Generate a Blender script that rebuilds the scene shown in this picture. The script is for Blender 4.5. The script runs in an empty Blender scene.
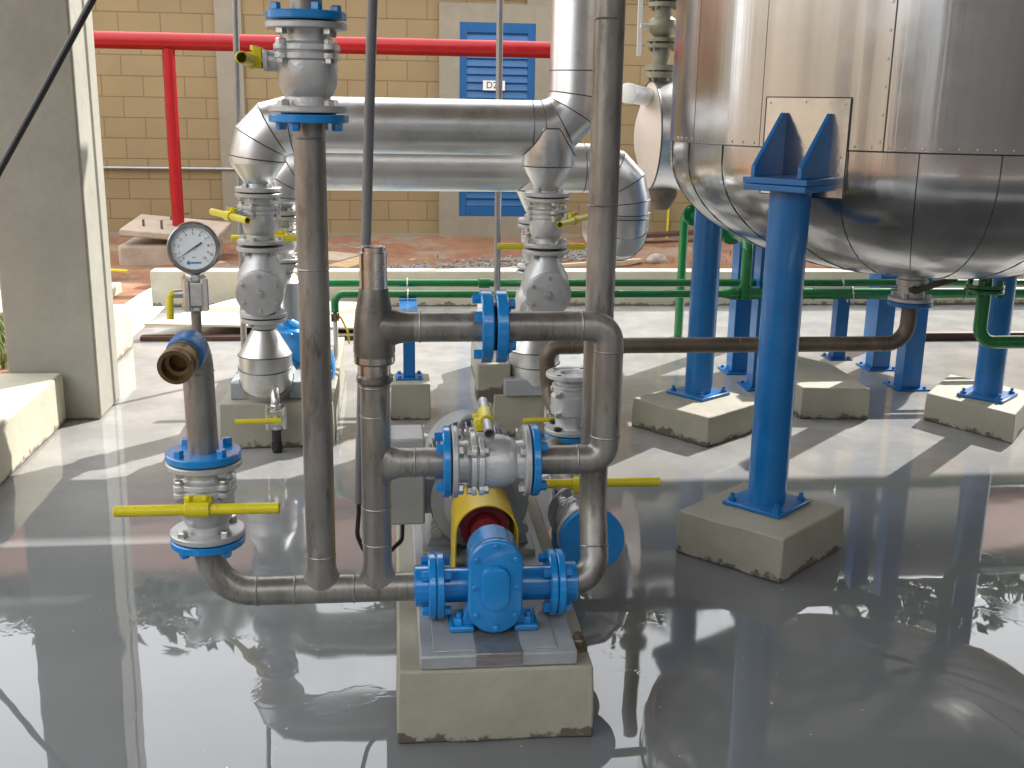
import bpy, bmesh, math, random
from mathutils import Vector as V, Matrix as M, noise as NZ

R = math.radians
sc = bpy.context.scene
COL = sc.collection
random.seed(7)

# ---------------------------------------------------------------- camera, sky, sun, exposure
CAM_H, PITCH, YAW, ROLL, FPX = 1.6, R(14.3), R(6.5), R(1.0), 1100.0
fw = V((math.sin(YAW) * math.cos(PITCH), math.cos(YAW) * math.cos(PITCH), -math.sin(PITCH)))
r0 = V((math.cos(YAW), -math.sin(YAW), 0))
u0 = r0.cross(fw)
rt = r0 * math.cos(ROLL) + u0 * math.sin(ROLL)
up = u0 * math.cos(ROLL) - r0 * math.sin(ROLL)
CP = V((0, 0, CAM_H))
cd = bpy.data.cameras.new('camera')
cam = bpy.data.objects.new('camera', cd)
COL.objects.link(cam)
cam.matrix_world = M(((rt.x, up.x, -fw.x, 0), (rt.y, up.y, -fw.y, 0), (rt.z, up.z, -fw.z, CAM_H), (0, 0, 0, 1)))
cd.sensor_width = 36
cd.lens = FPX / 1024 * 36
cd.clip_start, cd.clip_end = 0.05, 2000
sc.camera = cam

SUN_EL, SUN_AZ = 37.0, 45.0          # azimuth clockwise from +Y
world = bpy.data.worlds.new('World')
sc.world = world
world.use_nodes = True
wn = world.node_tree
sky = wn.nodes.new('ShaderNodeTexSky')
sky.sky_type = 'NISHITA'
sky.sun_disc = False
sky.sun_elevation, sky.sun_rotation = R(SUN_EL), R(SUN_AZ)
sky.dust_density = 2.0
bg = wn.nodes['Background']
bg.inputs[1].default_value = 0.12
# broken white cloud over the clear sky
tc = wn.nodes.new('ShaderNodeTexCoord')
cn = wn.nodes.new('ShaderNodeTexNoise')
cn.inputs['Scale'].default_value = 2.2
cn.inputs['Detail'].default_value = 6
cr = wn.nodes.new('ShaderNodeValToRGB')
cr.color_ramp.elements[0].position, cr.color_ramp.elements[1].position = 0.34, 0.52
mx = wn.nodes.new('ShaderNodeMix')
mx.data_type = 'RGBA'
mx.inputs[7].default_value = (17.0, 17.3, 17.8, 1)
wn.links.new(tc.outputs['Generated'], cn.inputs['Vector'])
wn.links.new(cn.outputs['Fac'], cr.inputs[0])
wn.links.new(cr.outputs[0], mx.inputs[0])
wn.links.new(sky.outputs[0], mx.inputs[6])
wn.links.new(mx.outputs[2], bg.inputs[0])

sl = bpy.data.lights.new('sun', 'SUN')
sun = bpy.data.objects.new('sun', sl)
COL.objects.link(sun)
sl.energy, sl.angle, sl.color = 5.0, R(0.5), (1.0, 0.965, 0.915)
sdir = V((math.sin(R(SUN_AZ)) * math.cos(R(SUN_EL)), math.cos(R(SUN_AZ)) * math.cos(R(SUN_EL)), math.sin(R(SUN_EL))))
sun.rotation_euler = sdir.to_track_quat('Z', 'Y').to_euler()
sun.location = (6, 6, 9)

sc.view_settings.view_transform = 'Standard'
sc.view_settings.look = 'None'
sc.view_settings.exposure = 0.9
sc.view_settings.gamma = 1
sc.cycles.use_denoising = True
sc.cycles.max_bounces = 10
sc.cycles.diffuse_bounces = 4
sc.cycles.glossy_bounces = 5
sc.cycles.sample_clamp_indirect = 6


# ---------------------------------------------------------------- measuring: where the ray through a photo point meets a real plane
def ray(px, py):
    return fw + rt * ((px - 512) / FPX) + up * ((384 - py) / FPX)


def at(px, py, Y):
    d = ray(px, py)
    return CP + d * (Y / d.y)


def fl(px, py, z=0.0):
    d = ray(px, py)
    return CP + d * ((z - CAM_H) / d.z)


# ---------------------------------------------------------------- materials
MATS = {}


def lk(nt, a, b):
    nt.links.new(a, b)


def wrand(nt, n):
    """shift a noise by the object's own random number, so no two blocks wear the same stain"""
    n.noise_dimensions = '4D'
    oi = nt.nodes.new('ShaderNodeObjectInfo')
    mu = nt.nodes.new('ShaderNodeMath')
    mu.operation = 'MULTIPLY'
    mu.inputs[1].default_value = 40
    nt.links.new(oi.outputs['Random'], mu.inputs[0])
    nt.links.new(mu.outputs[0], n.inputs['W'])


def mat(name, col, rough=0.5, metal=0.0, var=0.0, vscale=8.0, col2=None, bump=0.0, bscale=40.0, rvar=0.0, coat=0.0,
        lo=0.35, hi=0.65, stretch=None, spec=None, coord='Object', dirt=None, dirt_scale=14, dirt_lo=0.62, dirt_hi=0.7):
    m = bpy.data.materials.new(name)
    MATS[name] = m
    m.use_nodes = True
    nt = m.node_tree
    b = nt.nodes['Principled BSDF']
    b.inputs['Roughness'].default_value = rough
    b.inputs['Metallic'].default_value = metal
    if coat:
        b.inputs['Coat Weight'].default_value = coat
        b.inputs['Coat Roughness'].default_value = 0.08
    if spec is not None:
        b.inputs['Specular IOR Level'].default_value = spec
    tcn = nt.nodes.new('ShaderNodeTexCoord')
    src = tcn.outputs[coord]
    if stretch:
        mp = nt.nodes.new('ShaderNodeMapping')
        mp.inputs['Scale'].default_value = stretch
        lk(nt, src, mp.inputs[0])
        src = mp.outputs[0]
    c4 = tuple(col) + (1,)
    b.inputs['Base Color'].default_value = c4
    out = None
    if var or col2:
        n = nt.nodes.new('ShaderNodeTexNoise')
        wrand(nt, n)
        n.inputs['Scale'].default_value = vscale
        n.inputs['Detail'].default_value = 7
        n.inputs['Roughness'].default_value = 0.65
        lk(nt, src, n.inputs['Vector'])
        rp = nt.nodes.new('ShaderNodeValToRGB')
        rp.color_ramp.elements[0].position, rp.color_ramp.elements[1].position = lo, hi
        if col2:
            rp.color_ramp.elements[0].color = c4
            rp.color_ramp.elements[1].color = tuple(col2) + (1,)
        else:
            rp.color_ramp.elements[0].color = tuple(max(0, x * (1 - var)) for x in col) + (1,)
            rp.color_ramp.elements[1].color = tuple(min(1, x * (1 + var)) for x in col) + (1,)
        lk(nt, n.outputs['Fac'], rp.inputs[0])
        out = rp.outputs[0]
        if rvar:
            mr = nt.nodes.new('ShaderNodeMapRange')
            mr.inputs[1].default_value, mr.inputs[2].default_value = 0.3, 0.7
            mr.inputs[3].default_value, mr.inputs[4].default_value = max(0.02, rough - rvar), min(1, rough + rvar)
            lk(nt, n.outputs['Fac'], mr.inputs[0])
            lk(nt, mr.outputs[0], b.inputs['Roughness'])
    if dirt:
        n2 = nt.nodes.new('ShaderNodeTexNoise')
        wrand(nt, n2)
        n2.inputs['Scale'].default_value = dirt_scale
        n2.inputs['Detail'].default_value = 9
        n2.inputs['Roughness'].default_value = 0.7
        lk(nt, src, n2.inputs['Vector'])
        r2 = nt.nodes.new('ShaderNodeValToRGB')
        r2.color_ramp.elements[0].position, r2.color_ramp.elements[1].position = dirt_lo, dirt_hi
        lk(nt, n2.outputs['Fac'], r2.inputs[0])
        x = nt.nodes.new('ShaderNodeMix')
        x.data_type = 'RGBA'
        lk(nt, r2.outputs[0], x.inputs[0])
        if out:
            lk(nt, out, x.inputs[6])
        else:
            x.inputs[6].default_value = c4
        x.inputs[7].default_value = tuple(dirt) + (1,)
        out = x.outputs[2]
    if out:
        lk(nt, out, b.inputs['Base Color'])
    if bump:
        n3 = nt.nodes.new('ShaderNodeTexNoise')
        n3.inputs['Scale'].default_value = bscale
        n3.inputs['Detail'].default_value = 5
        lk(nt, src, n3.inputs['Vector'])
        bp = nt.nodes.new('ShaderNodeBump')
        bp.inputs['Strength'].default_value = bump
        bp.inputs['Distance'].default_value = 0.01
        lk(nt, n3.outputs['Fac'], bp.inputs['Height'])
        lk(nt, bp.outputs[0], b.inputs['Normal'])
    return m


BLUE = mat('blue_enamel', (0.004, 0.19, 0.50), 0.22, 0, var=0.12, vscale=6, bump=0.08, bscale=30, coat=0.4, dirt=(0.006, 0.13, 0.34), dirt_scale=20)
LEGBLUE = mat('blue_leg_paint', (0.004, 0.13, 0.365), 0.3, 0, var=0.15, vscale=5, bump=0.12, bscale=45, coat=0.25, dirt=(0.26, 0.34, 0.45), dirt_scale=55, dirt_lo=0.675, dirt_hi=0.69)
STEEL = mat('bare_steel_pipe', (0.21, 0.197, 0.175), 0.38, 0.62, col2=(0.35, 0.335, 0.31), vscale=5, rvar=0.12, stretch=(3, 3, 0.7), bump=0.06, bscale=60, dirt=(0.075, 0.055, 0.038), dirt_scale=13, dirt_lo=0.54, dirt_hi=0.74)
DARKST = mat('dark_forged_steel', (0.15, 0.135, 0.115), 0.36, 0.65, col2=(0.25, 0.235, 0.21), vscale=9, rvar=0.1, bump=0.1, bscale=50, dirt=(0.03, 0.025, 0.022), dirt_scale=12, dirt_lo=0.55, dirt_hi=0.7)
BRIGHT = mat('machined_steel', (0.5, 0.48, 0.45), 0.25, 1.0, var=0.1, vscale=20, rvar=0.1)
RUST = mat('rusty_pipe', (0.10, 0.075, 0.055), 0.5, 0.5, col2=(0.19, 0.15, 0.11), vscale=7, bump=0.2, bscale=60, dirt=(0.12, 0.05, 0.02), dirt_scale=12, dirt_lo=0.58)
SILVER = mat('silver_cast_paint', (0.52, 0.53, 0.53), 0.36, 0.45, var=0.1, vscale=14, bump=0.18, bscale=120, rvar=0.08)
SILVERD = mat('silver_flange_paint', (0.44, 0.45, 0.45), 0.4, 0.4, var=0.1, vscale=18, bump=0.1, bscale=90)
ZINC = mat('zinc_bolt', (0.6, 0.6, 0.58), 0.3, 0.9, var=0.12, vscale=60)
ALU = mat('aluminium_cladding', (0.66, 0.66, 0.65), 0.36, 1.0, var=0.06, vscale=5, rvar=0.07, bump=0.05, bscale=9, stretch=(1, 1, 1), dirt=(0.4, 0.38, 0.34), dirt_scale=6, dirt_lo=0.55, dirt_hi=0.8)
SEAM = mat('cladding_seam', (0.10, 0.10, 0.10), 0.4, 0.8)
YEL = mat('yellow_paint', (0.58, 0.50, 0.01), 0.35, 0, var=0.1, vscale=20, bump=0.05, dirt=(0.35, 0.28, 0.01), dirt_scale=30)
GUARD = mat('guard_yellow', (0.60, 0.42, 0.01), 0.4, 0, var=0.08, vscale=10, dirt=(0.4, 0.25, 0.01), dirt_scale=20)
MAROON = mat('maroon_coupling', (0.21, 0.012, 0.016), 0.45, 0, var=0.2, vscale=15, dirt=(0.05, 0.01, 0.01))
GREEN = mat('green_pipe_paint', (0.006, 0.17, 0.035), 0.25, 0, var=0.15, vscale=9, bump=0.06, coat=0.4)
RED = mat('red_pipe_paint', (0.30, 0.006, 0.008), 0.3, 0, spec=0.3, var=0.1, vscale=8, dirt=(0.6, 0.25, 0.22), dirt_scale=22, dirt_lo=0.74, dirt_hi=0.76)
GREYM = mat('grey_motor_paint', (0.26, 0.275, 0.28), 0.4, 0.1, var=0.08, vscale=14, bump=0.15, bscale=70, dirt=(0.15, 0.15, 0.14))
GREYBOX = mat('pale_grey_box', (0.38, 0.39, 0.39), 0.45, 0, var=0.05, vscale=6)
PLATE = mat('grey_base_plate', (0.30, 0.32, 0.325), 0.45, 0.1, var=0.1, vscale=12, bump=0.15, bscale=25, dirt=(0.18, 0.16, 0.13), dirt_scale=9, dirt_lo=0.6, dirt_hi=0.75)
BARESH = mat('bare_shim_steel', (0.3, 0.29, 0.27), 0.4, 0.7, var=0.2, vscale=20, stretch=(1, 1, 10), bump=0.1)
BRASS = mat('tarnished_bronze', (0.18, 0.12, 0.06), 0.4, 0.9, var=0.25, vscale=25, dirt=(0.08, 0.05, 0.03))
PVC = mat('grey_conduit', (0.17, 0.17, 0.185), 0.3, 0.0, var=0.1, vscale=12, coat=0.3)
GALV = mat('galvanised_conduit', (0.30, 0.30, 0.30), 0.35, 0.7, var=0.1, vscale=10)
BLACK = mat('black_rubber', (0.012, 0.012, 0.012), 0.45)
HOSE = mat('clear_plastic_hose', (0.55, 0.5, 0.45), 0.25, 0, var=0.1)
GREYGREEN = mat('khaki_valve_paint', (0.22, 0.21, 0.15), 0.5, 0.1, var=0.2, vscale=10, bump=0.1)
WHITE = mat('white_enamel', (0.75, 0.75, 0.72), 0.35)
DIALW = mat('dial_white', (0.82, 0.88, 0.89), 0.5)
DIALB = mat('dial_ink', (0.015, 0.015, 0.02), 0.5)
DIALBLUE = mat('dial_blue', (0.05, 0.22, 0.5), 0.5)
DIALRED = mat('dial_red', (0.55, 0.04, 0.03), 0.5)
RIM = mat('gauge_rim_steel', (0.30, 0.30, 0.30), 0.22, 0.9, var=0.05)
TAPE = mat('blue_tape', (0.012, 0.13, 0.38), 0.3, 0, var=0.2, vscale=25, bump=0.3, bscale=40, dirt=(0.25, 0.4, 0.6), dirt_scale=25, dirt_lo=0.66, dirt_hi=0.72)
LOUV = mat('louvre_blue', (0.006, 0.085, 0.24), 0.4, 0, var=0.08, vscale=6)
WOOD = mat('weathered_timber', (0.42, 0.29, 0.15), 0.8, 0, var=0.25, vscale=6, stretch=(1, 8, 8), bump=0.3)
PLY = mat('plywood_sheet', (0.55, 0.44, 0.32), 0.75, 0, var=0.1, vscale=4, stretch=(1, 6, 1))
DARKWOOD = mat('dark_batten', (0.07, 0.03, 0.02), 0.6, 0, var=0.2)
ROCK = mat('pale_rubble', (0.36, 0.30, 0.25), 0.9, 0, var=0.25, vscale=9, bump=0.6, bscale=25)
ROOFM = mat('roof_soffit', (0.32, 0.31, 0.29), 0.8, 0, var=0.1)
WALLDARK = mat('grey_render', (0.055, 0.055, 0.055), 0.8, 0, var=0.1)
PATCH = mat('bright_aluminium_plate', (0.62, 0.61, 0.59), 0.16, 1.0, var=0.12, vscale=5, rvar=0.08, bump=0.22, bscale=9)


def concrete(name, c1, c2, stain, lowstain=None, bump=0.25, moss=None):
    m = mat(name, c1, 0.75, 0, col2=c2, vscale=3.2, bump=bump, bscale=22, dirt=stain, dirt_scale=11, dirt_lo=0.66, dirt_hi=0.74)
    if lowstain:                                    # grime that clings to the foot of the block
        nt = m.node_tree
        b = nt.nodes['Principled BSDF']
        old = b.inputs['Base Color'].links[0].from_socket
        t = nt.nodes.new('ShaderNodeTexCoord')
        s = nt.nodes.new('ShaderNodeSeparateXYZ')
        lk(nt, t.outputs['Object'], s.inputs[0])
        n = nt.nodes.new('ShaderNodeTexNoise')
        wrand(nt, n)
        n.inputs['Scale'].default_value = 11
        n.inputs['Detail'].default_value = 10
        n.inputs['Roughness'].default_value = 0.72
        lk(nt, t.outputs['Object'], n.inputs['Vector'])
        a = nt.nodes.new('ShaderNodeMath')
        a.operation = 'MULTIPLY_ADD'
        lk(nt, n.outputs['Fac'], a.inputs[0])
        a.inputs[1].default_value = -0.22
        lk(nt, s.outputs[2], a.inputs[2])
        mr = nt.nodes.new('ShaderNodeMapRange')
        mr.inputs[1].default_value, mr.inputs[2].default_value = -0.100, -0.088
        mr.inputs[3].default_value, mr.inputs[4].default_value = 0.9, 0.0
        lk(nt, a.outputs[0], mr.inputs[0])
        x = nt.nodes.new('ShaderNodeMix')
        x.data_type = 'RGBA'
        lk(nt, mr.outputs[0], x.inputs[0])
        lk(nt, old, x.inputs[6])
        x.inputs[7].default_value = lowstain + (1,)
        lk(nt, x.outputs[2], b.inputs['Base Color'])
    return m


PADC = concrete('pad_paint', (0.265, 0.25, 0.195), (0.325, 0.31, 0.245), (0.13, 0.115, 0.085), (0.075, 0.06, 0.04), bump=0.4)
PILLARC = concrete('pillar_render', (0.26, 0.25, 0.21), (0.31, 0.30, 0.25), (0.22, 0.21, 0.18), bump=0.35)
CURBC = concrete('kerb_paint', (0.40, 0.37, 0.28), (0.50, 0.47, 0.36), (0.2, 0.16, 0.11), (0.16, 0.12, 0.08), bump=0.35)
RAWC = concrete('raw_concrete', (0.30, 0.23, 0.17), (0.42, 0.34, 0.26), (0.16, 0.11, 0.08), bump=0.6)


def floor_material():
    m = bpy.data.materials.new('grey_epoxy_floor')
    m.use_nodes = True
    nt = m.node_tree
    b = nt.nodes['Principled BSDF']
    t = nt.nodes.new('ShaderNodeTexCoord')

    def noise(scale, detail=5, rough=0.55, dist=0.0):
        n = nt.nodes.new('ShaderNodeTexNoise')
        n.inputs['Scale'].default_value = scale
        n.inputs['Detail'].default_value = detail
        n.inputs['Roughness'].default_value = rough
        n.inputs['Distortion'].default_value = dist
        lk(nt, t.outputs['Object'], n.inputs['Vector'])
        return n.outputs['Fac']

    def ramp(f, p0, p1, c0=(0, 0, 0), c1=(1, 1, 1)):
        r = nt.nodes.new('ShaderNodeValToRGB')
        r.color_ramp.elements[0].position, r.color_ramp.elements[1].position = p0, p1
        r.color_ramp.elements[0].color, r.color_ramp.elements[1].color = c0 + (1,), c1 + (1,)
        lk(nt, f, r.inputs[0])
        return r.outputs[0]

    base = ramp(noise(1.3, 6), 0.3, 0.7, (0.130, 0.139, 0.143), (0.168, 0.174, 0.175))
    # far slab painted lighter as sunlit, near shade darker; dust and drying streaks mottle it
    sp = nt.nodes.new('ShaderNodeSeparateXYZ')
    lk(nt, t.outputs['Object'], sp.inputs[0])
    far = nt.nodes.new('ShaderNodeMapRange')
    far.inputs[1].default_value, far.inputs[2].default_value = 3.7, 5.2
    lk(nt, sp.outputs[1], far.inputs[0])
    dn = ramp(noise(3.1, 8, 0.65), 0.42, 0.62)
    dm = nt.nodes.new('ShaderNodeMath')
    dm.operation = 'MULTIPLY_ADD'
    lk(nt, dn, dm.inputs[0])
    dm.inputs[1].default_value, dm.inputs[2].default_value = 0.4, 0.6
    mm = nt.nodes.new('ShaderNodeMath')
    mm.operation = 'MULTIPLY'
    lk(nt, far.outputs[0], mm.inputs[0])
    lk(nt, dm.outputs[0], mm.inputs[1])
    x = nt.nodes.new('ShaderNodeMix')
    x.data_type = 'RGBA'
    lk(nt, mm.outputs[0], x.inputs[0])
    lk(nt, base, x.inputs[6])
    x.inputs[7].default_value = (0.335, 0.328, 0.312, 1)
    specks = ramp(noise(38, 3, 0.5), 0.735, 0.755)
    x2 = nt.nodes.new('ShaderNodeMix')
    x2.data_type = 'RGBA'
    lk(nt, specks, x2.inputs[0])
    lk(nt, x.outputs[2], x2.inputs[6])
    x2.inputs[7].default_value = (0.42, 0.42, 0.41, 1)
    lk(nt, x2.outputs[2], b.inputs['Base Color'])
    # standing water: a film with a ragged shore over the near part
    wn_ = noise(0.85, 7, 0.58, 0.4)
    yy = nt.nodes.new('ShaderNodeMapRange')
    yy.inputs[1].default_value, yy.inputs[2].default_value = 2.2, 4.4
    yy.inputs[3].default_value, yy.inputs[4].default_value = 0.17, -0.20
    lk(nt, sp.outputs[1], yy.inputs[0])
    ad = nt.nodes.new('ShaderNodeMath')
    lk(nt, wn_, ad.inputs[0])
    lk(nt, yy.outputs[0], ad.inputs[1])
    wet = ramp(ad.outputs[0], 0.505, 0.512)
    dry_r = ramp(noise(2.5, 6), 0.3, 0.7, (0.02, 0.02, 0.02), (0.085, 0.085, 0.085))
    rm = nt.nodes.new('ShaderNodeMix')
    lk(nt, wet, rm.inputs[0])
    lk(nt, dry_r, rm.inputs[2])
    rm.inputs[3].default_value = 0.015
    lk(nt, rm.outputs[0], b.inputs['Roughness'])
    b.inputs['Specular IOR Level'].default_value = 0.58
    bp = nt.nodes.new('ShaderNodeBump')
    bp.inputs['Strength'].default_value = 0.045
    bp.inputs['Distance'].default_value = 0.02
    lk(nt, noise(2.6, 2, 0.5), bp.inputs['Height'])
    bw = nt.nodes.new('ShaderNodeBump')                     # the lip where the water film ends
    bw.inputs['Strength'].default_value = 0.02
    bw.inputs['Distance'].default_value = 0.004
    lk(nt, wet, bw.inputs['Height'])
    lk(nt, bp.outputs[0], bw.inputs['Normal'])
    lk(nt, bw.outputs[0], b.inputs['Normal'])
    return m


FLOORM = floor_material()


def soil_material():
    m = mat('red_earth', (0.17, 0.066, 0.03), 0.95, 0, col2=(0.25, 0.12, 0.06), vscale=3.5, bump=1.0, bscale=14, dirt=(0.22, 0.16, 0.115), dirt_scale=2.2, dirt_lo=0.5, dirt_hi=0.6)
    nt = m.node_tree
    b = nt.nodes['Principled BSDF']
    old = b.inputs['Base Color'].links[0].from_socket
    n = nt.nodes.new('ShaderNodeTexNoise')
    n.inputs['Scale'].default_value = 5
    n.inputs['Detail'].default_value = 9
    n.inputs['Roughness'].default_value = 0.75
    t = nt.nodes.new('ShaderNodeTexCoord')
    lk(nt, t.outputs['Object'], n.inputs['Vector'])
    r = nt.nodes.new('ShaderNodeValToRGB')
    r.color_ramp.elements[0].position, r.color_ramp.elements[1].position = 0.57, 0.63
    lk(nt, n.outputs['Fac'], r.inputs[0])
    x = nt.nodes.new('ShaderNodeMix')
    x.data_type = 'RGBA'
    lk(nt, r.outputs[0], x.inputs[0])
    lk(nt, old, x.inputs[6])
    x.inputs[7].default_value = (0.14, 0.12, 0.035, 1)      # dry weeds
    lk(nt, x.outputs[2], b.inputs['Base Color'])
    return m


SOIL = soil_material()


def block_wall_material():
    m = bpy.data.materials.new('ochre_block_wall')
    m.use_nodes = True
    nt = m.node_tree
    b = nt.nodes['Principled BSDF']
    b.inputs['Roughness'].default_value = 0.85
    t = nt.nodes.new('ShaderNodeTexCoord')
    mp = nt.nodes.new('ShaderNodeMapping')
    mp.inputs['Rotation'].default_value = (R(90), 0, 0)
    lk(nt, t.outputs['Object'], mp.inputs[0])
    br = nt.nodes.new('ShaderNodeTexBrick')
    br.inputs['Color1'].default_value = (0.275, 0.203, 0.103, 1)
    br.inputs['Color2'].default_value = (0.255, 0.187, 0.095, 1)
    br.inputs['Mortar'].default_value = (0.185, 0.12, 0.06, 1)
    br.inputs['Scale'].default_value = 1.0
    br.inputs['Mortar Size'].default_value = 0.006
    br.inputs['Mortar Smooth'].default_value = 0.4
    br.inputs['Brick Width'].default_value = 0.40
    br.inputs['Row Height'].default_value = 0.20
    lk(nt, mp.outputs[0], br.inputs['Vector'])
    n = nt.nodes.new('ShaderNodeTexNoise')
    n.inputs['Scale'].default_value = 3
    n.inputs['Detail'].default_value = 8
    lk(nt, t.outputs['Object'], n.inputs['Vector'])
    r = nt.nodes.new('ShaderNodeValToRGB')
    r.color_ramp.elements[0].color = (0.82, 0.82, 0.82, 1)
    r.color_ramp.elements[1].color = (1.08, 1.06, 1.02, 1)
    lk(nt, n.outputs['Fac'], r.inputs[0])
    x = nt.nodes.new('ShaderNodeMix')
    x.data_type = 'RGBA'
    x.blend_type = 'MULTIPLY'
    x.inputs[0].default_value = 1
    lk(nt, br.outputs[0], x.inputs[6])
    lk(nt, r.outputs[0], x.inputs[7])
    lk(nt, x.outputs[2], b.inputs['Base Color'])
    bp = nt.nodes.new('ShaderNodeBump')
    bp.invert = True
    bp.inputs['Strength'].default_value = 0.58
    bp.inputs['Distance'].default_value = 0.01
    lk(nt, br.outputs['Fac'], bp.inputs['Height'])
    n2 = nt.nodes.new('ShaderNodeTexNoise')
    n2.inputs['Scale'].default_value = 60
    lk(nt, t.outputs['Object'], n2.inputs['Vector'])
    b2 = nt.nodes.new('ShaderNodeBump')
    b2.inputs['Strength'].default_value = 0.25
    b2.inputs['Distance'].default_value = 0.01
    lk(nt, n2.outputs['Fac'], b2.inputs['Height'])
    lk(nt, bp.outputs[0], b2.inputs['Normal'])
    lk(nt, b2.outputs[0], b.inputs['Normal'])
    return m


BLOCKW = block_wall_material()
PILASTER = mat('grey_pilaster_render', (0.25, 0.22, 0.165), 0.85, 0, var=0.08, vscale=4, bump=0.25, bscale=60)


def tank_material():
    """Rolled stainless sheet: fine vertical grain and broad vertical streaks, a function of the angle round the tank."""
    m = bpy.data.materials.new('stainless_tank_cladding')
    m.use_nodes = True
    nt = m.node_tree
    b = nt.nodes['Principled BSDF']
    b.inputs['Metallic'].default_value = 1
    t = nt.nodes.new('ShaderNodeTexCoord')
    mp = nt.nodes.new('ShaderNodeMapping')
    mp.inputs['Scale'].default_value = (6, 6, 0.12)
    lk(nt, t.outputs['Object'], mp.inputs[0])
    n = nt.nodes.new('ShaderNodeTexNoise')
    n.inputs['Scale'].default_value = 1.0
    n.inputs['Detail'].default_value = 6
    lk(nt, mp.outputs[0], n.inputs['Vector'])
    r = nt.nodes.new('ShaderNodeValToRGB')
    r.color_ramp.elements[0].position, r.color_ramp.elements[1].position = 0.3, 0.7
    r.color_ramp.elements[0].color = (0.385, 0.378, 0.368, 1)
    r.color_ramp.elements[1].color = (0.60, 0.592, 0.58, 1)
    lk(nt, n.outputs['Fac'], r.inputs[0])
    lk(nt, r.outputs[0], b.inputs['Base Color'])
    n2 = nt.nodes.new('ShaderNodeTexNoise')
    n2.inputs['Scale'].default_value = 3
    n2.inputs['Detail'].default_value = 9
    n2.inputs['Roughness'].default_value = 0.7
    lk(nt, t.outputs['Object'], n2.inputs['Vector'])
    mr = nt.nodes.new('ShaderNodeMapRange')
    mr.inputs[1].default_value, mr.inputs[2].default_value = 0.3, 0.7
    mr.inputs[3].default_value, mr.inputs[4].default_value = 0.14, 0.26
    lk(nt, n2.outputs['Fac'], mr.inputs[0])
    lk(nt, mr.outputs[0], b.inputs['Roughness'])
    bp = nt.nodes.new('ShaderNodeBump')
    bp.inputs['Strength'].default_value = 0.35
    bp.inputs['Distance'].default_value = 0.012
    lk(nt, n.outputs['Fac'], bp.inputs['Height'])
    lk(nt, bp.outputs[0], b.inputs['Normal'])
    return m


TANKM = tank_material()


# ---------------------------------------------------------------- mesh building
def frame(d):
    d = d.normalized()
    a = V((0, 0, 1)) if abs(d.z) < 0.9 else V((1, 0, 0))
    x = a.cross(d).normalized()
    return x, d.cross(x)


def fillet(pts, rad, n=8):
    pts = [V(p) for p in pts]
    out = [pts[0]]
    for i in range(1, len(pts) - 1):
        a, b, c = pts[i - 1], pts[i], pts[i + 1]
        d1, d2 = (b - a).normalized(), (c - b).normalized()
        ang = d1.angle(d2)
        if ang < 0.02:
            out.append(b)
            continue
        rr = rad[i - 1] if isinstance(rad, (list, tuple)) else rad
        tl = min(rr * math.tan(ang / 2), (b - a).length * 0.98, (c - b).length * 0.98)
        rr = tl / math.tan(ang / 2)
        nrm = (d2 - d1 * d1.dot(d2)).normalized()
        cen = b - d1 * tl + nrm * rr
        for k in range(n + 1):
            th = ang * k / n
            out.append(cen - nrm * rr * math.cos(th) + d1 * rr * math.sin(th))
    out.append(pts[-1])
    return out


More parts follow.
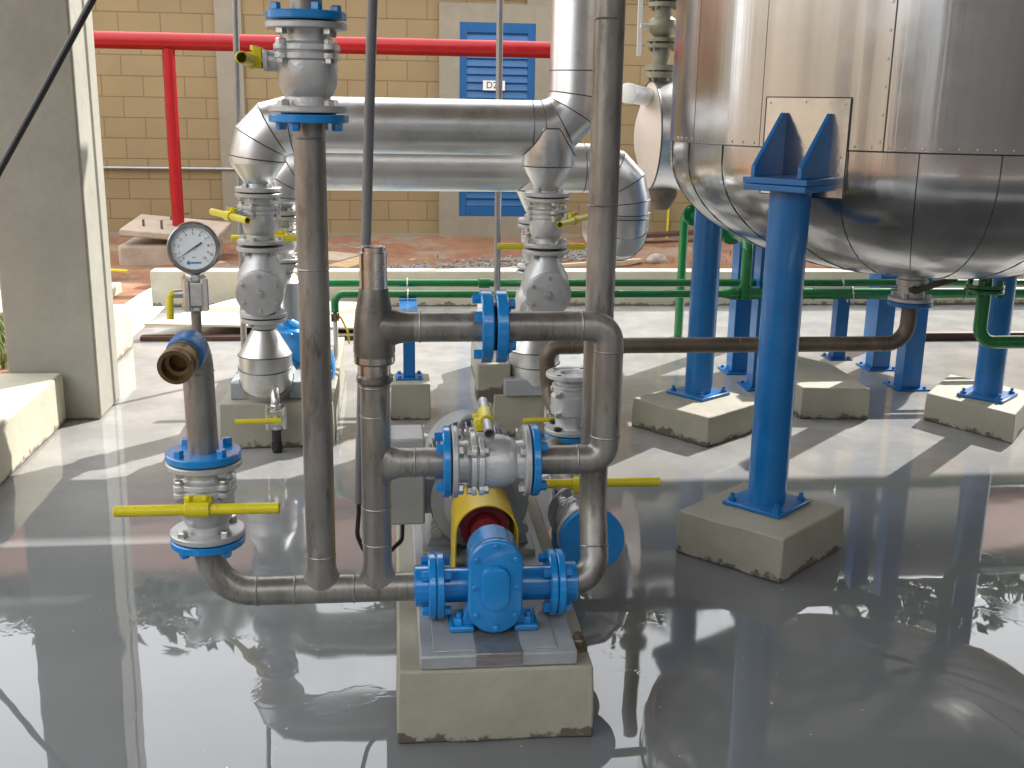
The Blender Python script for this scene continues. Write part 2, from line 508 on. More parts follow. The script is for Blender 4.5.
class MB:
    def __init__(s):
        s.bm = bmesh.new()
        s.mi = 0

    def face(s, vs):
        try:
            f = s.bm.faces.new(vs)
            f.material_index = s.mi
            return f
        except ValueError:
            return None

    def loft(s, rings, cap=True, close=False):
        vr = [[s.bm.verts.new(p) for p in r] for r in rings]
        n = len(vr[0])
        seq = list(zip(vr, vr[1:])) + ([(vr[-1], vr[0])] if close else [])
        for a, b in seq:
            for i in range(n):
                j = (i + 1) % n
                s.face([a[i], a[j], b[j], b[i]])
        if cap and not close:
            s.face(list(reversed(vr[0])))
            s.face(vr[-1])
        return s

    def box(s, lo, hi, rot=0.0, piv=None):
        lo, hi = V(lo), V(hi)
        c = piv if piv is not None else (lo + hi) / 2
        m = M.Rotation(rot, 3, 'Z')
        P = [V((x, y, z)) for z in (lo.z, hi.z) for x, y in ((lo.x, lo.y), (hi.x, lo.y), (hi.x, hi.y), (lo.x, hi.y))]
        if rot:
            P = [m @ (p - c) + c for p in P]
        return s.loft([P[:4], P[4:]])

    def obox(s, c, ax, ay, az):
        """box given its centre and three half-axes"""
        c, ax, ay, az = V(c), V(ax), V(ay), V(az)
        q = lambda z: [c - ax - ay + z, c + ax - ay + z, c + ax + ay + z, c - ax + ay + z]
        return s.loft([q(-az), q(az)])

    def lathe(s, prof, o, d, n=28, cap=True, ph=0.0):
        """prof: (distance along d, radius)"""
        o, d = V(o), V(d).normalized()
        x, y = frame(d)
        rings = []
        for t, r in prof:
            r = max(r, 1e-4)
            rings.append([o + d * t + (x * math.cos(ph + 2 * math.pi * i / n) + y * math.sin(ph + 2 * math.pi * i / n)) * r for i in range(n)])
        return s.loft(rings, cap)

    def cyl(s, a, b, r, n=24, r2=None):
        a, b = V(a), V(b)
        return s.lathe([(0, r), ((b - a).length, r if r2 is None else r2)], a, b - a, n)

    def tube(s, pts, r, bend=0.1, n=24, arc=8, cap=True):
        p = fillet(pts, bend, arc)
        q = [p[0]]
        for v in p[1:]:
            if (v - q[-1]).length > 1e-5:
                q.append(v)
        p = q
        t0 = (p[1] - p[0]).normalized()
        x, y = frame(t0)
        rings = []
        for i, c in enumerate(p):
            if i == 0:
                t = t0
                k = 1
            elif i == len(p) - 1:
                t = (p[i] - p[i - 1]).normalized()
                k = 1
            else:
                a, b = (p[i] - p[i - 1]).normalized(), (p[i + 1] - p[i]).normalized()
                t = (a + b).normalized()
                k = 1 / max(0.5, t.dot(a))
            qr = t0.rotation_difference(t)
            x, y = qr @ x, qr @ y
            t0 = t
            if i not in (0, len(p) - 1) and k > 1.0001:
                bn = (b - a).normalized()
                ring = []
                for j in range(n):
                    w = (x * math.cos(2 * math.pi * j / n) + y * math.sin(2 * math.pi * j / n)) * r
                    w = w + bn * (w.dot(bn)) * (k - 1)
                    ring.append(c + w)
            else:
                ring = [c + (x * math.cos(2 * math.pi * j / n) + y * math.sin(2 * math.pi * j / n)) * r for j in range(n)]
            rings.append(ring)
        return s.loft(rings, cap)

    def hollow(s, a, b, r, ri, depth, n=28):
        """open pipe end: outer skin from a to b, bore at b"""
        a, b = V(a), V(b)
        L = (b - a).length
        s.lathe([(0, r), (L - 0.003, r), (L, r - 0.003), (L, ri), (L - depth, ri)], a, b - a, n)
        return s

    def torus(s, o, d, R_, r, n=32, k=8):
        o, d = V(o), V(d).normalized()
        x, y = frame(d)
        rings = []
        for i in range(n):
            a = 2 * math.pi * i / n
            e = x * math.cos(a) + y * math.sin(a)
            rings.append([o + e * (R_ + r * math.cos(2 * math.pi * j / k)) + d * r * math.sin(2 * math.pi * j / k) for j in range(k)])
        return s.loft(rings, False, True)

    def hexa(s, o, d, r, h, ph=0.3):
        return s.lathe([(0, r), (h * 0.8, r), (h, r * 0.86)], o, d, 6, ph=ph)

    def prism(s, poly, ex, ey, ez, o, t):
        """poly in (ex, ey) at o, extruded t along ez"""
        o, ex, ey, ez = V(o), V(ex), V(ey), V(ez)
        a = [o + ex * p[0] + ey * p[1] for p in poly]
        return s.loft([a, [p + ez * t for p in a]])

    def build_each(s, name, m, parent=None, **kw):
        """every loose piece of this mesh becomes an object of its own"""
        seen, res = set(), None
        s.bm.verts.ensure_lookup_table()
        for v in s.bm.verts:
            if v in seen:
                continue
            isl, st = [], [v]
            seen.add(v)
            while st:
                c = st.pop()
                isl.append(c)
                for e in c.link_edges:
                    w = e.other_vert(c)
                    if w not in seen:
                        seen.add(w)
                        st.append(w)
            mb = MB()
            mp = {c: mb.bm.verts.new(c.co) for c in isl}
            for f in {f for c in isl for f in c.link_faces}:
                mb.face([mp[c] for c in f.verts])
            res = mb.build(name, m, parent, **kw)
        s.bm.free()
        return res

    def build(s, name, m, parent=None, bevel=0.0, sharp=32, seg=2, recalc=True):
        if recalc:
            bmesh.ops.recalc_face_normals(s.bm, faces=s.bm.faces)
        if parent is not None:
            bmesh.ops.translate(s.bm, verts=s.bm.verts, vec=-V(parent.get('_base', (0, 0, 0))) - V(parent.get('_off', (0, 0, 0))))
        me = bpy.data.meshes.new(name)
        s.bm.to_mesh(me)
        s.bm.free()
        for x in (m if isinstance(m, (list, tuple)) else [m]):
            me.materials.append(x)
        me.shade_smooth()
        me.set_sharp_from_angle(angle=R(sharp))
        o = bpy.data.objects.new(name, me)
        COL.objects.link(o)
        if parent is not None:
            o.parent = parent
            o['_base'] = tuple(V(parent.get('_base', (0, 0, 0))))
        if bevel:
            bv = o.modifiers.new('bevel', 'BEVEL')
            bv.width, bv.segments, bv.limit_method, bv.angle_limit = bevel, seg, 'ANGLE', R(40)
            bv.harden_normals = False
        return o


def tag(o, label, cat, group=None):
    o['label'], o['category'] = label, cat
    if group:
        o['group'] = group
    return o


def thing(name, label, cat, base, group=None):
    """Empty at the base of a thing; its parts are built in world measures and shifted to the Empty"""
    o = bpy.data.objects.new(name, None)
    COL.objects.link(o)
    o.location = base
    o['_base'] = tuple(base)
    o.empty_display_size = 0.1
    return tag(o, label, cat, group)


def solo(o, label, cat, group=None, kind=None):
    if kind:
        o['kind'] = kind
    else:
        tag(o, label, cat, group)
    return o


def rebase(o, base):
    """put a single-mesh thing's origin at its base"""
    base = V(base)
    o.data.transform(M.Translation(-base))
    o.location = base
    return o


def copy_tree(o, parent=None):
    c = o.copy()
    COL.objects.link(c)
    c.parent = parent
    for ch in [x for x in COL.objects if x.parent == o]:
        copy_tree(ch, c)
    return c


def place(o, loc, axis, stem, scale=1.0):
    z = V(axis).normalized()
    y = (V(stem) - z * V(stem).dot(z)).normalized()
    x = y.cross(z)
    m = M(((x.x, y.x, z.x), (x.y, y.y, z.y), (x.z, y.z, z.z))).to_4x4()
    o.matrix_world = M.Translation(V(loc)) @ m @ M.Scale(scale, 4)
    return o


def text_mesh(body, size, loc, ex, ey, m, name, parent, depth=0.0004, align='CENTER'):
    cu = bpy.data.curves.new('lettering', 'FONT')
    cu.body = body
    cu.size = size
    cu.extrude = depth
    cu.align_x, cu.align_y = align, 'CENTER'
    t = bpy.data.objects.new('lettering', cu)
    COL.objects.link(t)
    dg = bpy.context.evaluated_depsgraph_get()
    me = bpy.data.meshes.new_from_object(t.evaluated_get(dg))
    bpy.data.objects.remove(t)
    ex, ey = V(ex).normalized(), V(ey).normalized()
    ez = ex.cross(ey)
    off = V(parent.get('_base', (0, 0, 0))) if parent else V((0, 0, 0))
    L = V(loc) - off
    me.transform(M(((ex.x, ey.x, ez.x, L.x), (ex.y, ey.y, ez.y, L.y), (ex.z, ey.z, ez.z, L.z), (0, 0, 0, 1))))
    me.materials.clear()
    me.materials.append(m)
    o = bpy.data.objects.new(name, me)
    COL.objects.link(o)
    if parent:
        o.parent = parent
        o['_base'] = parent.get('_base', (0, 0, 0))
    return o


def tee_neck(mb, o, d, h, r, L, spread=0.030):
    """branch of a welding tee: leaves the run (direction h) at o along d, its crotch filleted along the run"""
    o, d, h = V(o), V(d).normalized(), V(h).normalized()
    s = d.cross(h)
    rings = []
    for i in range(13):
        k = i / 12
        t = r * 0.25 + (r * 0.75 + spread * 1.4) * k
        rx = r + spread * (1 - k) ** 2.2
        ry = r * (0.955 + 0.045 * k)
        rings.append([o + d * t + h * rx * math.cos(2 * math.pi * j / 32) + s * ry * math.sin(2 * math.pi * j / 32) for j in range(32)])
    rings.append([o + d * L + h * r * math.cos(2 * math.pi * j / 32) + s * r * math.sin(2 * math.pi * j / 32) for j in range(32)])
    return mb.loft(rings)


X_, Y_, Z_ = V((1, 0, 0)), V((0, 1, 0)), V((0, 0, 1))


def flange_geo(mb, o, d, r=0.095, t=0.02, nb=4, rb=0.074, br=0.0135, bolts=True, boltlen=0.019, ph=0.785, both=False):
    """disc from o along d; bolt heads stand on its far face"""
    o, d = V(o), V(d).normalized()
    mb.lathe([(0, r - 0.003), (0.003, r), (t - 0.003, r), (t, r - 0.003)], o, d, 40)
    if bolts:
        x, y = frame(d)
        for i in range(nb):
            a = ph + 2 * math.pi * i / nb
            p = o + (x * math.cos(a) + y * math.sin(a)) * rb
            mb.hexa(p + d * (t - 0.001), d, br, boltlen)
            if both:
                mb.hexa(p + d * 0.001, -d, br, boltlen)
    return mb


# ================================================================ SETTING
BX0, BX1, BY0, BY1 = -1.66, 9.0, -4.0, 8.80          # the paved basin
WALLY = 11.6

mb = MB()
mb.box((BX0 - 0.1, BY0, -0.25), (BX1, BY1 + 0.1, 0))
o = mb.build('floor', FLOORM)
o['kind'] = 'structure'


def gheight(x, y):
    h = 0.17
    near = max(0, 1 - max(abs(x - 2) / 12, abs(y - 9) / 12))
    h += near * (0.05 * NZ.noise(V((x * 0.9, y * 0.9, 3))) + 0.035 * NZ.noise(V((x * 3.1, y * 3.1, 8))) + 0.014 * NZ.noise(V((x * 9, y * 9, 1))))
    if y > 8.9:
        h += 0.05 * min(1, (y - 8.9) / 1.2)
    if x > 1.6 and 8.9 < y < 12:                          # a low heap of dug earth on the right
        h += 0.10 * max(0, 1 - abs(y - 9.9) / 0.9) * min(1, (x - 1.6) / 0.8)
    return h


def grid_ground():
    xs = [-400, -120, -50, -25, -14, -10]
    x = -8.0
    while x < 10:
        xs.append(x)
        x += 0.10
    xs += [12, 16, 25, 50, 120, 400]
    ys = [-400, -120, -50, -25, -12, -8, BY0 - 0.05]
    y = BY0 + 0.4
    while y < 8.85:
        ys.append(y)
        y += 0.4
    y = 8.85
    while y < 12.2:
        ys.append(y)
        y += 0.10
    ys += [14, 18, 30, 60, 130, 400]
    xs = sorted([v for v in xs if abs(v - (BX0 - 0.2)) > 0.06 and abs(v - (BX1 + 0.1)) > 0.06] + [BX0 - 0.2, BX1 + 0.1])
    mb = MB()
    g = [[mb.bm.verts.new((x, y, gheight(x, y))) for x in xs] for y in ys]
    for j in range(len(ys) - 1):
        for i in range(len(xs) - 1):
            cx, cy = (xs[i] + xs[i + 1]) / 2, (ys[j] + ys[j + 1]) / 2
            if BX0 - 0.2 < cx < BX1 + 0.1 and BY0 - 0.05 < cy < 8.85:
                continue
            mb.face([g[j][i], g[j][i + 1], g[j + 1][i + 1], g[j + 1][i]])
    o = mb.build('ground', SOIL, sharp=80)
    o['kind'] = 'structure'


grid_ground()

# kerb walls round the basin
def rough_box(mb, lo, hi, step=0.25, amp=0.004):
    """a hand-rendered kerb: a box whose long edges waver a little"""
    lo, hi = V(lo), V(hi)
    ax = 0 if hi.x - lo.x > hi.y - lo.y else 1
    n = max(2, int((hi[ax] - lo[ax]) / step))
    rings = []
    for i in range(n + 1):
        t = lo[ax] + (hi[ax] - lo[ax]) * i / n
        w = lambda k: amp * NZ.noise(V((t * 1.7, k * 5.3, 2)))
        if ax == 0:
            rings.append([V((t, lo.y + w(1), lo.z)), V((t, hi.y + w(2), lo.z)), V((t, hi.y + w(3), hi.z + w(4))), V((t, lo.y + w(5), hi.z + w(6)))])
        else:
            rings.append([V((lo.x + w(1), t, lo.z)), V((hi.x + w(2), t, lo.z)), V((hi.x + w(3), t, hi.z + w(4))), V((lo.x + w(5), t, hi.z + w(6)))])
    mb.loft(rings)


mb = MB()
rough_box(mb, (BX0 - 0.2, 8.80, 0.001), (9.1, 8.97, 0.285))
o = rebase(mb.build('low_wall', CURBC, bevel=0.008), (3, 8.9, 0))
solo(o, 'low ochre kerb wall along the back of the basin, its top sunlit', 'low wall')
mb = MB()
rough_box(mb, (-1.95, -3.9, 0.001), (-1.635, 5.575, 0.255))
o = rebase(mb.build('low_wall', CURBC, bevel=0.012), (-1.8, 2, 0))
solo(o, 'sunlit cream kerb wall running toward us from the concrete column', 'low wall')
mb = MB()
rough_box(mb, (-1.98, 6.03, 0.001), (-1.69, 7.35, 0.285))
o = rebase(mb.build('low_wall', CURBC, bevel=0.012), (-1.8, 6.6, 0))
solo(o, 'short bright kerb wall behind the concrete column', 'low wall')

# canopy on columns: its near left column is in the picture, its roof throws the shade
ROOF_Z, ROOF_Y1, ROOF_X0 = 4.0, 8.25, 1.05
t = thing('canopy', 'grey rendered concrete column of the canopy, sunlit on its right side', 'canopy', (-1.69, 5.75, 0))
mb = MB()
mb.box((-1.905, 5.59, 0.001), (-1.470, 6.02, ROOF_Z - 0.3))
mb.build('column', PILLARC, t, bevel=0.014, seg=2)
for (x, y) in ((7.2, 5.75), (-1.69, -1.2), (7.2, -1.2)):
    mb = MB()
    mb.box((x - 0.2, y - 0.16, 0.001), (x + 0.2, y + 0.16, ROOF_Z - 0.3))
    mb.build('column', PILLARC, t, bevel=0.03, seg=1)
for y in (5.75, -1.2):
    mb = MB()
    mb.box((-2.4, y - 0.15, ROOF_Z - 0.3), (8.4, y + 0.15, ROOF_Z - 0.02))
    mb.build('beam', PILLARC, t)
mb = MB()
strips = [(-2.2, 3.4), (3.44, 5.2), (5.24, 6.6), (6.64, 7.2), (7.26, 7.60), (7.78, ROOF_Y1)]
for a, b in strips:                                        # sheets with light gaps between them
    mb.box((ROOF_X0, a, ROOF_Z), (9.5, b, ROOF_Z + 0.05))
mb.box((3.3, 7.56, ROOF_Z + 0.055), (9.5, 7.82, ROOF_Z + 0.075))  # added cover sheet that shuts the light gap on the right
mb.box((-2.6, -0.6, ROOF_Z + 0.005), (ROOF_X0 - 0.002, 5.6, ROOF_Z + 0.05))  # added unseen sheet that dims skylight over the left foreground
mb.build_each('roof_shade_sheet', ROOFM, t)

# block-built house behind
t = thing('block_house', 'ochre concrete block house wall with grey pilasters across the background', 'building', (2, WALLY, 0))
HZ = 2.75
mb = MB()
mb.box((-14, WALLY, -0.1), (16, WALLY + 6, HZ))
mb.build('wall', BLOCKW, t)
mb = MB()
mb.prism([(-0.12, 0), (3.4, 2.1), (6.9, 0), (6.9, 0.1), (3.4, 2.22), (-0.12, 0.1)], Y_, Z_, X_, (-14.2, WALLY, HZ), 30.4)
mb.build('roof', mat('clay_tile_roof', (0.22, 0.09, 0.05), 0.85, var=0.2, vscale=9), t)


def xw(px, py=150):
    return at(px, py, WALLY).x


def zw(py, px=500):
    return at(px, py, WALLY).z


def pil(x0, x1, z0, z1, d=0.03, name='pilaster'):
    mb = MB()
    mb.box((x0, WALLY - d, z0), (x1, WALLY + 0.02, z1))
    return mb.build(name, PILASTER, t)


pil(xw(221), xw(247), 0.1, HZ)
dx0, dx1 = xw(459), xw(533)
fx0, fx1 = xw(439), xw(556)
dz0, dz1 = zw(216), zw(23)
pil(fx0, dx0, 0.1, zw(4), 0.035, 'door_surround')
pil(dx1, fx1, 0.1, zw(4), 0.035, 'door_surround')
pil(dx0, dx1, dz1, zw(4), 0.033, 'lintel')
pil(dx0, dx1, 0.1, dz0, 0.033, 'threshold')
pil(xw(524), fx1, zw(4) + 0.001, HZ, 0.034, 'pilaster')
for x in (-6.5, 6.0, 9.5):
    pil(x, x + 0.28, 0.1, HZ)
pil(-14, 16, 0.1, 0.265, 0.018, 'plinth_band')
# louvred door
mb = MB()
mb.box((dx0, WALLY - 0.012, dz0), (dx1, WALLY - 0.002, dz1))
door = mb.build('door', LOUV, t)
mb = MB()
sw = 0.075
for a, b in (((dx0, dz0), (dx0 + sw, dz1)), ((dx1 - sw, dz0), (dx1, dz1)), ((dx0 + sw, dz0), (dx1 - sw, dz0 + 0.1)), ((dx0 + sw, dz1 - 0.1), (dx1 - sw, dz1))):
    mb.box((a[0], WALLY - 0.032, a[1]), (b[0], WALLY - 0.013, b[1]))
mb.build('frame', LOUV, door, bevel=0.004)
mb = MB()
z = dz0 + 0.1
while z < dz1 - 0.16:
    mb.obox(((dx0 + dx1) / 2, WALLY - 0.020, z + 0.04), ((dx1 - dx0) / 2 - sw - 0.002, 0, 0), (0, 0.011, 0.034), (0, -0.0025, 0.002))
    z += 0.078
mb.build('louvre', LOUV, door)
pc = at(494, 85.5, WALLY - 0.05)
mb = MB()
pw, ph_ = 0.112, 0.048
mb.box((pc.x - pw, WALLY - 0.046, pc.z - ph_), (pc.x + pw, WALLY - 0.040, pc.z + ph_))
pl = mb.build('number_plate', WHITE, door)
text_mesh('D23', 0.092, (pc.x, WALLY - 0.0475, pc.z), X_, Z_, DIALB, 'lettering', pl)
# thin conduit clipped along the wall at the left
mb = MB()
zc = at(150, 168, WALLY).z
mb.tube([(-9, WALLY - 0.03, zc), (xw(250), WALLY - 0.03, zc)], 0.018, n=12)
mb.build('conduit', GALV, t)

# unseen walls added beside and behind the camera to shape the tank reflections
t = thing('unseen_left_wall', 'unseen sandy wall far to the left, added for the tank reflection', 'building', (-11, -2, 0))
mb = MB()
mb.box((-17, -14, 0), (-11, 9, 4.2))
mb.build('wall', mat('sandy_render', (0.27, 0.235, 0.185), 0.85, var=0.1), t)
t = thing('unseen_rear_walls', 'unseen dark grey walls behind the camera, added to darken the tank reflection', 'building', (2, -6.5, 0))
mb = MB()
mb.box((-7.5, -7.0, 0), (-3.6, -6.5, 3.4))
mb.box((-3.05, -7.0, 0), (14, -6.5, 5.2))  # gap between the panels left to mirror as a bright streak
mb.build_each('wall_panel', WALLDARK, t)
mb = MB()
mb.box((9.6, -6.4, 0), (10, 6.5, 5.0))
mb.build('side_wall', WALLDARK, t)


def far_tree(x, y, h, seed, lab):
    rnd = random.Random(seed)
    t = thing('tree', lab, 'tree', (x, y, 0.15), 'trees beyond the block house')
    mb = MB()
    mb.lathe([(0, 0.22), (h * 0.3, 0.15), (h * 0.6, 0.08)], (x, y, 0.15), Z_, 10)
    mb.build('trunk', DARKWOOD, t)
    mb = MB()
    cl = [(V((x + rnd.uniform(-h * 0.3, h * 0.3), y + rnd.gauss(0, h * 0.15), h * rnd.uniform(0.15, 0.9))), h * rnd.uniform(0.07, 0.11)) for _ in range(120)]
    for c, r in cl:
        for _ in range(90):
            d = V((rnd.gauss(0, 1), rnd.gauss(0, 1), rnd.gauss(0, 1))).normalized()
            p = c + d * r * rnd.uniform(0.55, 1.1)
            a = V((rnd.gauss(0, 1), rnd.gauss(0, 1), rnd.gauss(0, 1))).normalized()
            b = a.orthogonal().normalized()
            s = rnd.uniform(0.2, 0.36)
            mb.face([mb.bm.verts.new(q) for q in (p - a * s, p + b * s * 0.5, p + a * s, p - b * s * 0.5)])
    mb.build('crown', LEAF, t, recalc=False)


LEAF = mat('tree_leaves', (0.035, 0.075, 0.02), 0.6, col2=(0.07, 0.12, 0.03), vscale=1.5)
for k_, (x_, y_, h_) in enumerate(((-10, 20.5, 8.6), (-5.6, 20.8, 8.9), (-1.4, 20.4, 8.4), (3.0, 21.0, 8.8), (7.4, 20.4, 8.5), (12, 21.0, 8.8))):
    far_tree(x_, y_, h_, k_ + 1, 'bushy green tree standing beyond the roof of the block house')

# ---- fire main: red pipe
Yr = 10.0
p0, p1 = at(20, 43, Yr), at(563, 46, Yr)
zr = at(330, 45, Yr).z
t = thing('fire_main', 'red painted fire pipe crossing in front of the block wall on its red post', 'pipe', (at(175, 225, Yr).x, Yr, gheight(-2, Yr)))
mb = MB()
mb.cyl((p0.x - 2, Yr, zr), (p1.x, Yr, zr), 0.071, 28)
mb.build('pipe', RED, t)
xp = at(173, 130, Yr).x
mb = MB()
mb.cyl((xp, Yr, 0.05), (xp, Yr, zr - 0.06), 0.053, 20)
pst = mb.build('post', RED, t)
pb = at(178, 213, Yr)
mb = MB()
mb.cyl((xp + 0.04, Yr, pb.z), (xp + 0.1, Yr, pb.z), 0.012, 8)
mb.build('drain_stub', RUST, pst)
xg = at(557, 80, Yr).x
mb = MB()
mb.box((xg - 0.05, Yr - 0.03, 0.1), (xg + 0.04, Yr + 0.03, zr - 0.055))
mb.build('green_post', mat('dark_green_post', (0.012, 0.10, 0.03), 0.4, var=0.1), t)

# ---- earth-work leftovers between the kerb and the house
def soil_z(x, y):
    return gheight(x, y)


def rock(px, py, Y, s, seed, lab, m=ROCK, sq=(1, 0.8, 0.65)):
    c = at(px, py, Y)
    z0 = soil_z(c.x, c.y) - 0.02
    bm = bmesh.new()
    bmesh.ops.create_icosphere(bm, subdivisions=3, radius=s)
    for v in bm.verts:
        k = 1 + 0.28 * NZ.noise(v.co / s * 1.1 + V((seed * 3.3, 1, seed))) + 0.12 * NZ.noise(v.co / s * 3 + V((seed, 7, 2)))
        v.co = V((v.co.x * sq[0], v.co.y * sq[1], v.co.z * sq[2])) * k
    mb = MB()
    mb.bm.free()
    mb.bm = bm
    bmesh.ops.translate(bm, verts=bm.verts, vec=(c.x, c.y, z0 + s * sq[2] * 0.6))
    o = rebase(mb.build('rubble_stone', m, sharp=40), (c.x, c.y, z0))
    solo(o, lab, 'stone')


rock(657, 244, 9.55, 0.075, 3, 'pale grey rubble stone on red earth near the green upright pipe', sq=(1.3, 0.9, 0.75))
rock(634, 246, 9.6, 0.035, 5, 'small white stone at the foot of the insulated pipe end')
rock(716, 268, 9.1, 0.05, 6, 'small yellowish stone behind the blue tank leg')
rock(97, 245, 10.2, 0.07, 9, 'small earth-stained stone right of the concrete column')
rock(12, 300, 8.1, 0.05, 12, 'small dark stone on the path left of the column')

# broken plinth with anchor bolts round the red post
t = thing('broken_plinth', 'rough concrete plinth with rusty anchor bolts below the red post', 'plinth', (at(160, 255, 9.9).x, 9.9, 0.2))
a, b = at(118, 240, 9.75), at(212, 240, 9.75)
mb = MB()
mb.box((a.x, 9.70, 0.1), (b.x, 10.45, at(150, 245, 9.7).z))
mb.build('footing', RAWC, t, bevel=0.03)
mb = MB()
zc = at(160, 236, 9.75).z
mb.obox(((a.x + b.x) / 2 + 0.06, 10.0, zc + 0.035), (0.40, 0, -0.035), (0.02, 0.34, 0.03), (0.003, 0, 0.03))
mb.build('broken_slab', RAWC, t, bevel=0.012)
for px, Yb in ((144, 9.85), (162, 9.8), (172, 10.2)):
    q = at(px, 232, Yb)
    mb = MB()
    mb.cyl((q.x, Yb, zc + 0.02), (q.x, Yb, zc + 0.13), 0.011, 8)
    mb.build('anchor_bolt', RUST, t)


def board(px0, py0, Y0, px1, py1, Y1, w, th, m, lab, name='timber_board', lift=0.015):
    a, b = at(px0, py0, Y0), at(px1, py1, Y1)
    a.z, b.z = soil_z(a.x, a.y) + lift, soil_z(b.x, b.y) + lift
    c = (a + b) / 2
    d = (b - a) / 2
    s = V((-d.y, d.x, 0)).normalized() * w / 2
    mb = MB()
    mb.obox(c + V((0, 0, th / 2)), d, s, d.cross(s).normalized() * th / 2)
    o = rebase(mb.build(name, m, bevel=0.004), (c.x, c.y, c.z))
    solo(o, lab, 'board')


board(398, 268, 9.05, 642, 248, 9.55, 0.05, 0.03, PLY, 'long pale timber batten lying aslant on the red earth')
board(640, 214, 11.2, 712, 196, 11.45, 0.12, 0.04, DARKWOOD, 'dark weathered plank leaning low against the block wall', lift=0.06)
board(322, 258, 9.6, 346, 243, 9.9, 0.35, 0.06, RAWC, 'broken slab piece tilted on red earth behind the tall left riser', 'slab_fragment')
board(338, 262, 9.3, 372, 246, 9.75, 0.22, 0.04, WOOD, 'flat tan board on red earth left of the grey conduit')
board(-40, 243, 9.6, 22, 238, 9.8, 0.25, 0.05, WOOD, 'old plank at far left beyond the concrete column', lift=0.08)
board(102, 273, 9.1, 128, 270, 9.1, 0.05, 0.02, YEL, 'short yellow painted strip lying right of the concrete column', 'painted_strip', lift=0.06)

random.seed(21)
for i in range(26):
    rock(random.uniform(110, 720), random.uniform(242, 264), random.uniform(9.1, 10.9), random.uniform(0.012, 0.034), 30 + i, 'small clod or stone lying on the red earth behind the back kerb', RAWC if i % 3 else ROCK, sq=(1.2, 0.9, 0.6))
for o in COL.objects:
    if o.get('label', '').startswith('small clod'):
        o['group'] = 'clods and stones on the red earth'

# loose grey gravel of the cart track: uncountable
mb = MB()
random.seed(3)
p, q = at(365, 268, 9.2), at(600, 238, 10.3)
for i in range(1500):
    k = random.random()
    x = p.x + (q.x - p.x) * k + random.gauss(0, 0.07)
    y = p.y + (q.y - p.y) * k + random.gauss(0, 0.16)
    s = random.uniform(0.008, 0.024)
    z = soil_z(x, y)
    mb.lathe([(-s * 0.6, s * 0.5), (0, s), (s * 0.6, s * 0.45)], (x, y, z + s * 0.3), (random.gauss(0, 0.3), random.gauss(0, 0.3), 1), 5)
o = mb.build('gravel', mat('grey_gravel', (0.22, 0.2, 0.18), 0.9, var=0.4, vscale=30), sharp=10)
o['kind'] = 'stuff'

# grass beside the path on the left and weeds along the kerb
mb = MB()
random.seed(4)


def blade(x, y, z, h, m=0):
    a = random.uniform(0, 6.28)
    l = random.uniform(0.1, 0.5) * h
    w = 0.004 + 0.004 * random.random()
    d = V((math.cos(a), math.sin(a), 0))
    s = V((-d.y, d.x, 0)) * w
    b0 = V((x, y, z - 0.01))
    m1 = b0 + V((0, 0, h * 0.6)) + d * l * 0.4
    tp = b0 + V((0, 0, h)) + d * l
    v = [mb.bm.verts.new(c) for c in (b0 - s, b0 + s, m1 + s * 0.7, m1 - s * 0.7, tp)]
    mb.face([v[0], v[1], v[2], v[3]])
    mb.face([v[3], v[2], v[4]])


for i in range(7000):
    x, y = random.uniform(-4.2, -2.05), random.uniform(5.7, 7.3)
    blade(x, y, soil_z(x, y), random.uniform(0.03, 0.10))
for i in range(2600):
    k = random.random() ** 0.7
    x = -1 + 8 * random.random()
    y = 9.02 + random.expovariate(6)
    if NZ.noise(V((x * 1.3, y * 2, 5))) > 0.0:
        blade(x, y, soil_z(x, y), random.uniform(0.02, 0.06))
o = mb.build('grass', mat('grass_blades', (0.07, 0.13, 0.02), 0.7, col2=(0.17, 0.18, 0.05), vscale=3), recalc=False)
o['kind'] = 'stuff'

# path outside, left of the column
mb = MB()
mb.box((-7, 7.35, 0.1), (-2.02, 8.55, 0.235))
o = mb.build('path', CURBC, bevel=0.01)
o['kind'] = 'structure'

# plywood sheet raised on battens on the floor at the back left
p, q = at(140, 326, 7.75), at(322, 330, 7.75)
mb = MB()
c0, c1, c2, c3 = V((-1.66, 7.55, 0.10)), V((0.0, 7.62, 0.045)), V((-0.05, 8.62, 0.05)), V((-1.2, 8.72, 0.07))
up_ = V((0, 0, 0.014))
mb.loft([[c0, c1, c2, c3], [c0 + up_, c1 + up_, c2 + up_, c3 + up_]])
o = rebase(mb.build('plywood_sheet', PLY), (-0.8, 8.1, 0.05))
solo(o, 'bare plywood sheet propped on the floor at the back left', 'plywood sheet')
mb = MB()
mb.box((-1.68, 7.50, 0.002), (0.02, 7.58, 0.032))
o = rebase(mb.build('timber_batten', DARKWOOD, bevel=0.004), (-0.8, 7.54, 0.002))
solo(o, 'dark timber batten under the front edge of the plywood sheet', 'batten')
# dark bar on the far floor at right
p, q = fl(905, 340), fl(1060, 341)
mb = MB()
mb.box((p.x, p.y - 0.03, 0.002), (q.x + 1.5, p.y + 0.03, 0.055))
o = rebase(mb.build('steel_bar', DARKWOOD, bevel=0.004), (p.x + 0.8, p.y, 0.002))
solo(o, 'long dark rusty bar lying on the sunlit floor behind the tank', 'bar')

# overhead cable at top left
t_ = [at(-30, 225, 4.6), at(0, 170, 4.6), at(45, 88, 4.6), at(95, -5, 4.6), at(150, -110, 4.6)]
mb = MB()
ends = [t_[0] + (t_[0] - t_[1]) * 0.9] + t_ + [t_[-1] + (t_[-1] - t_[-2]) * 14]
mb.tube(ends, 0.014, bend=0.5, n=10)
o = rebase(mb.build('power_cable', BLACK), ends[0])
solo(o, 'black cable slanting across the concrete column at top left', 'cable')


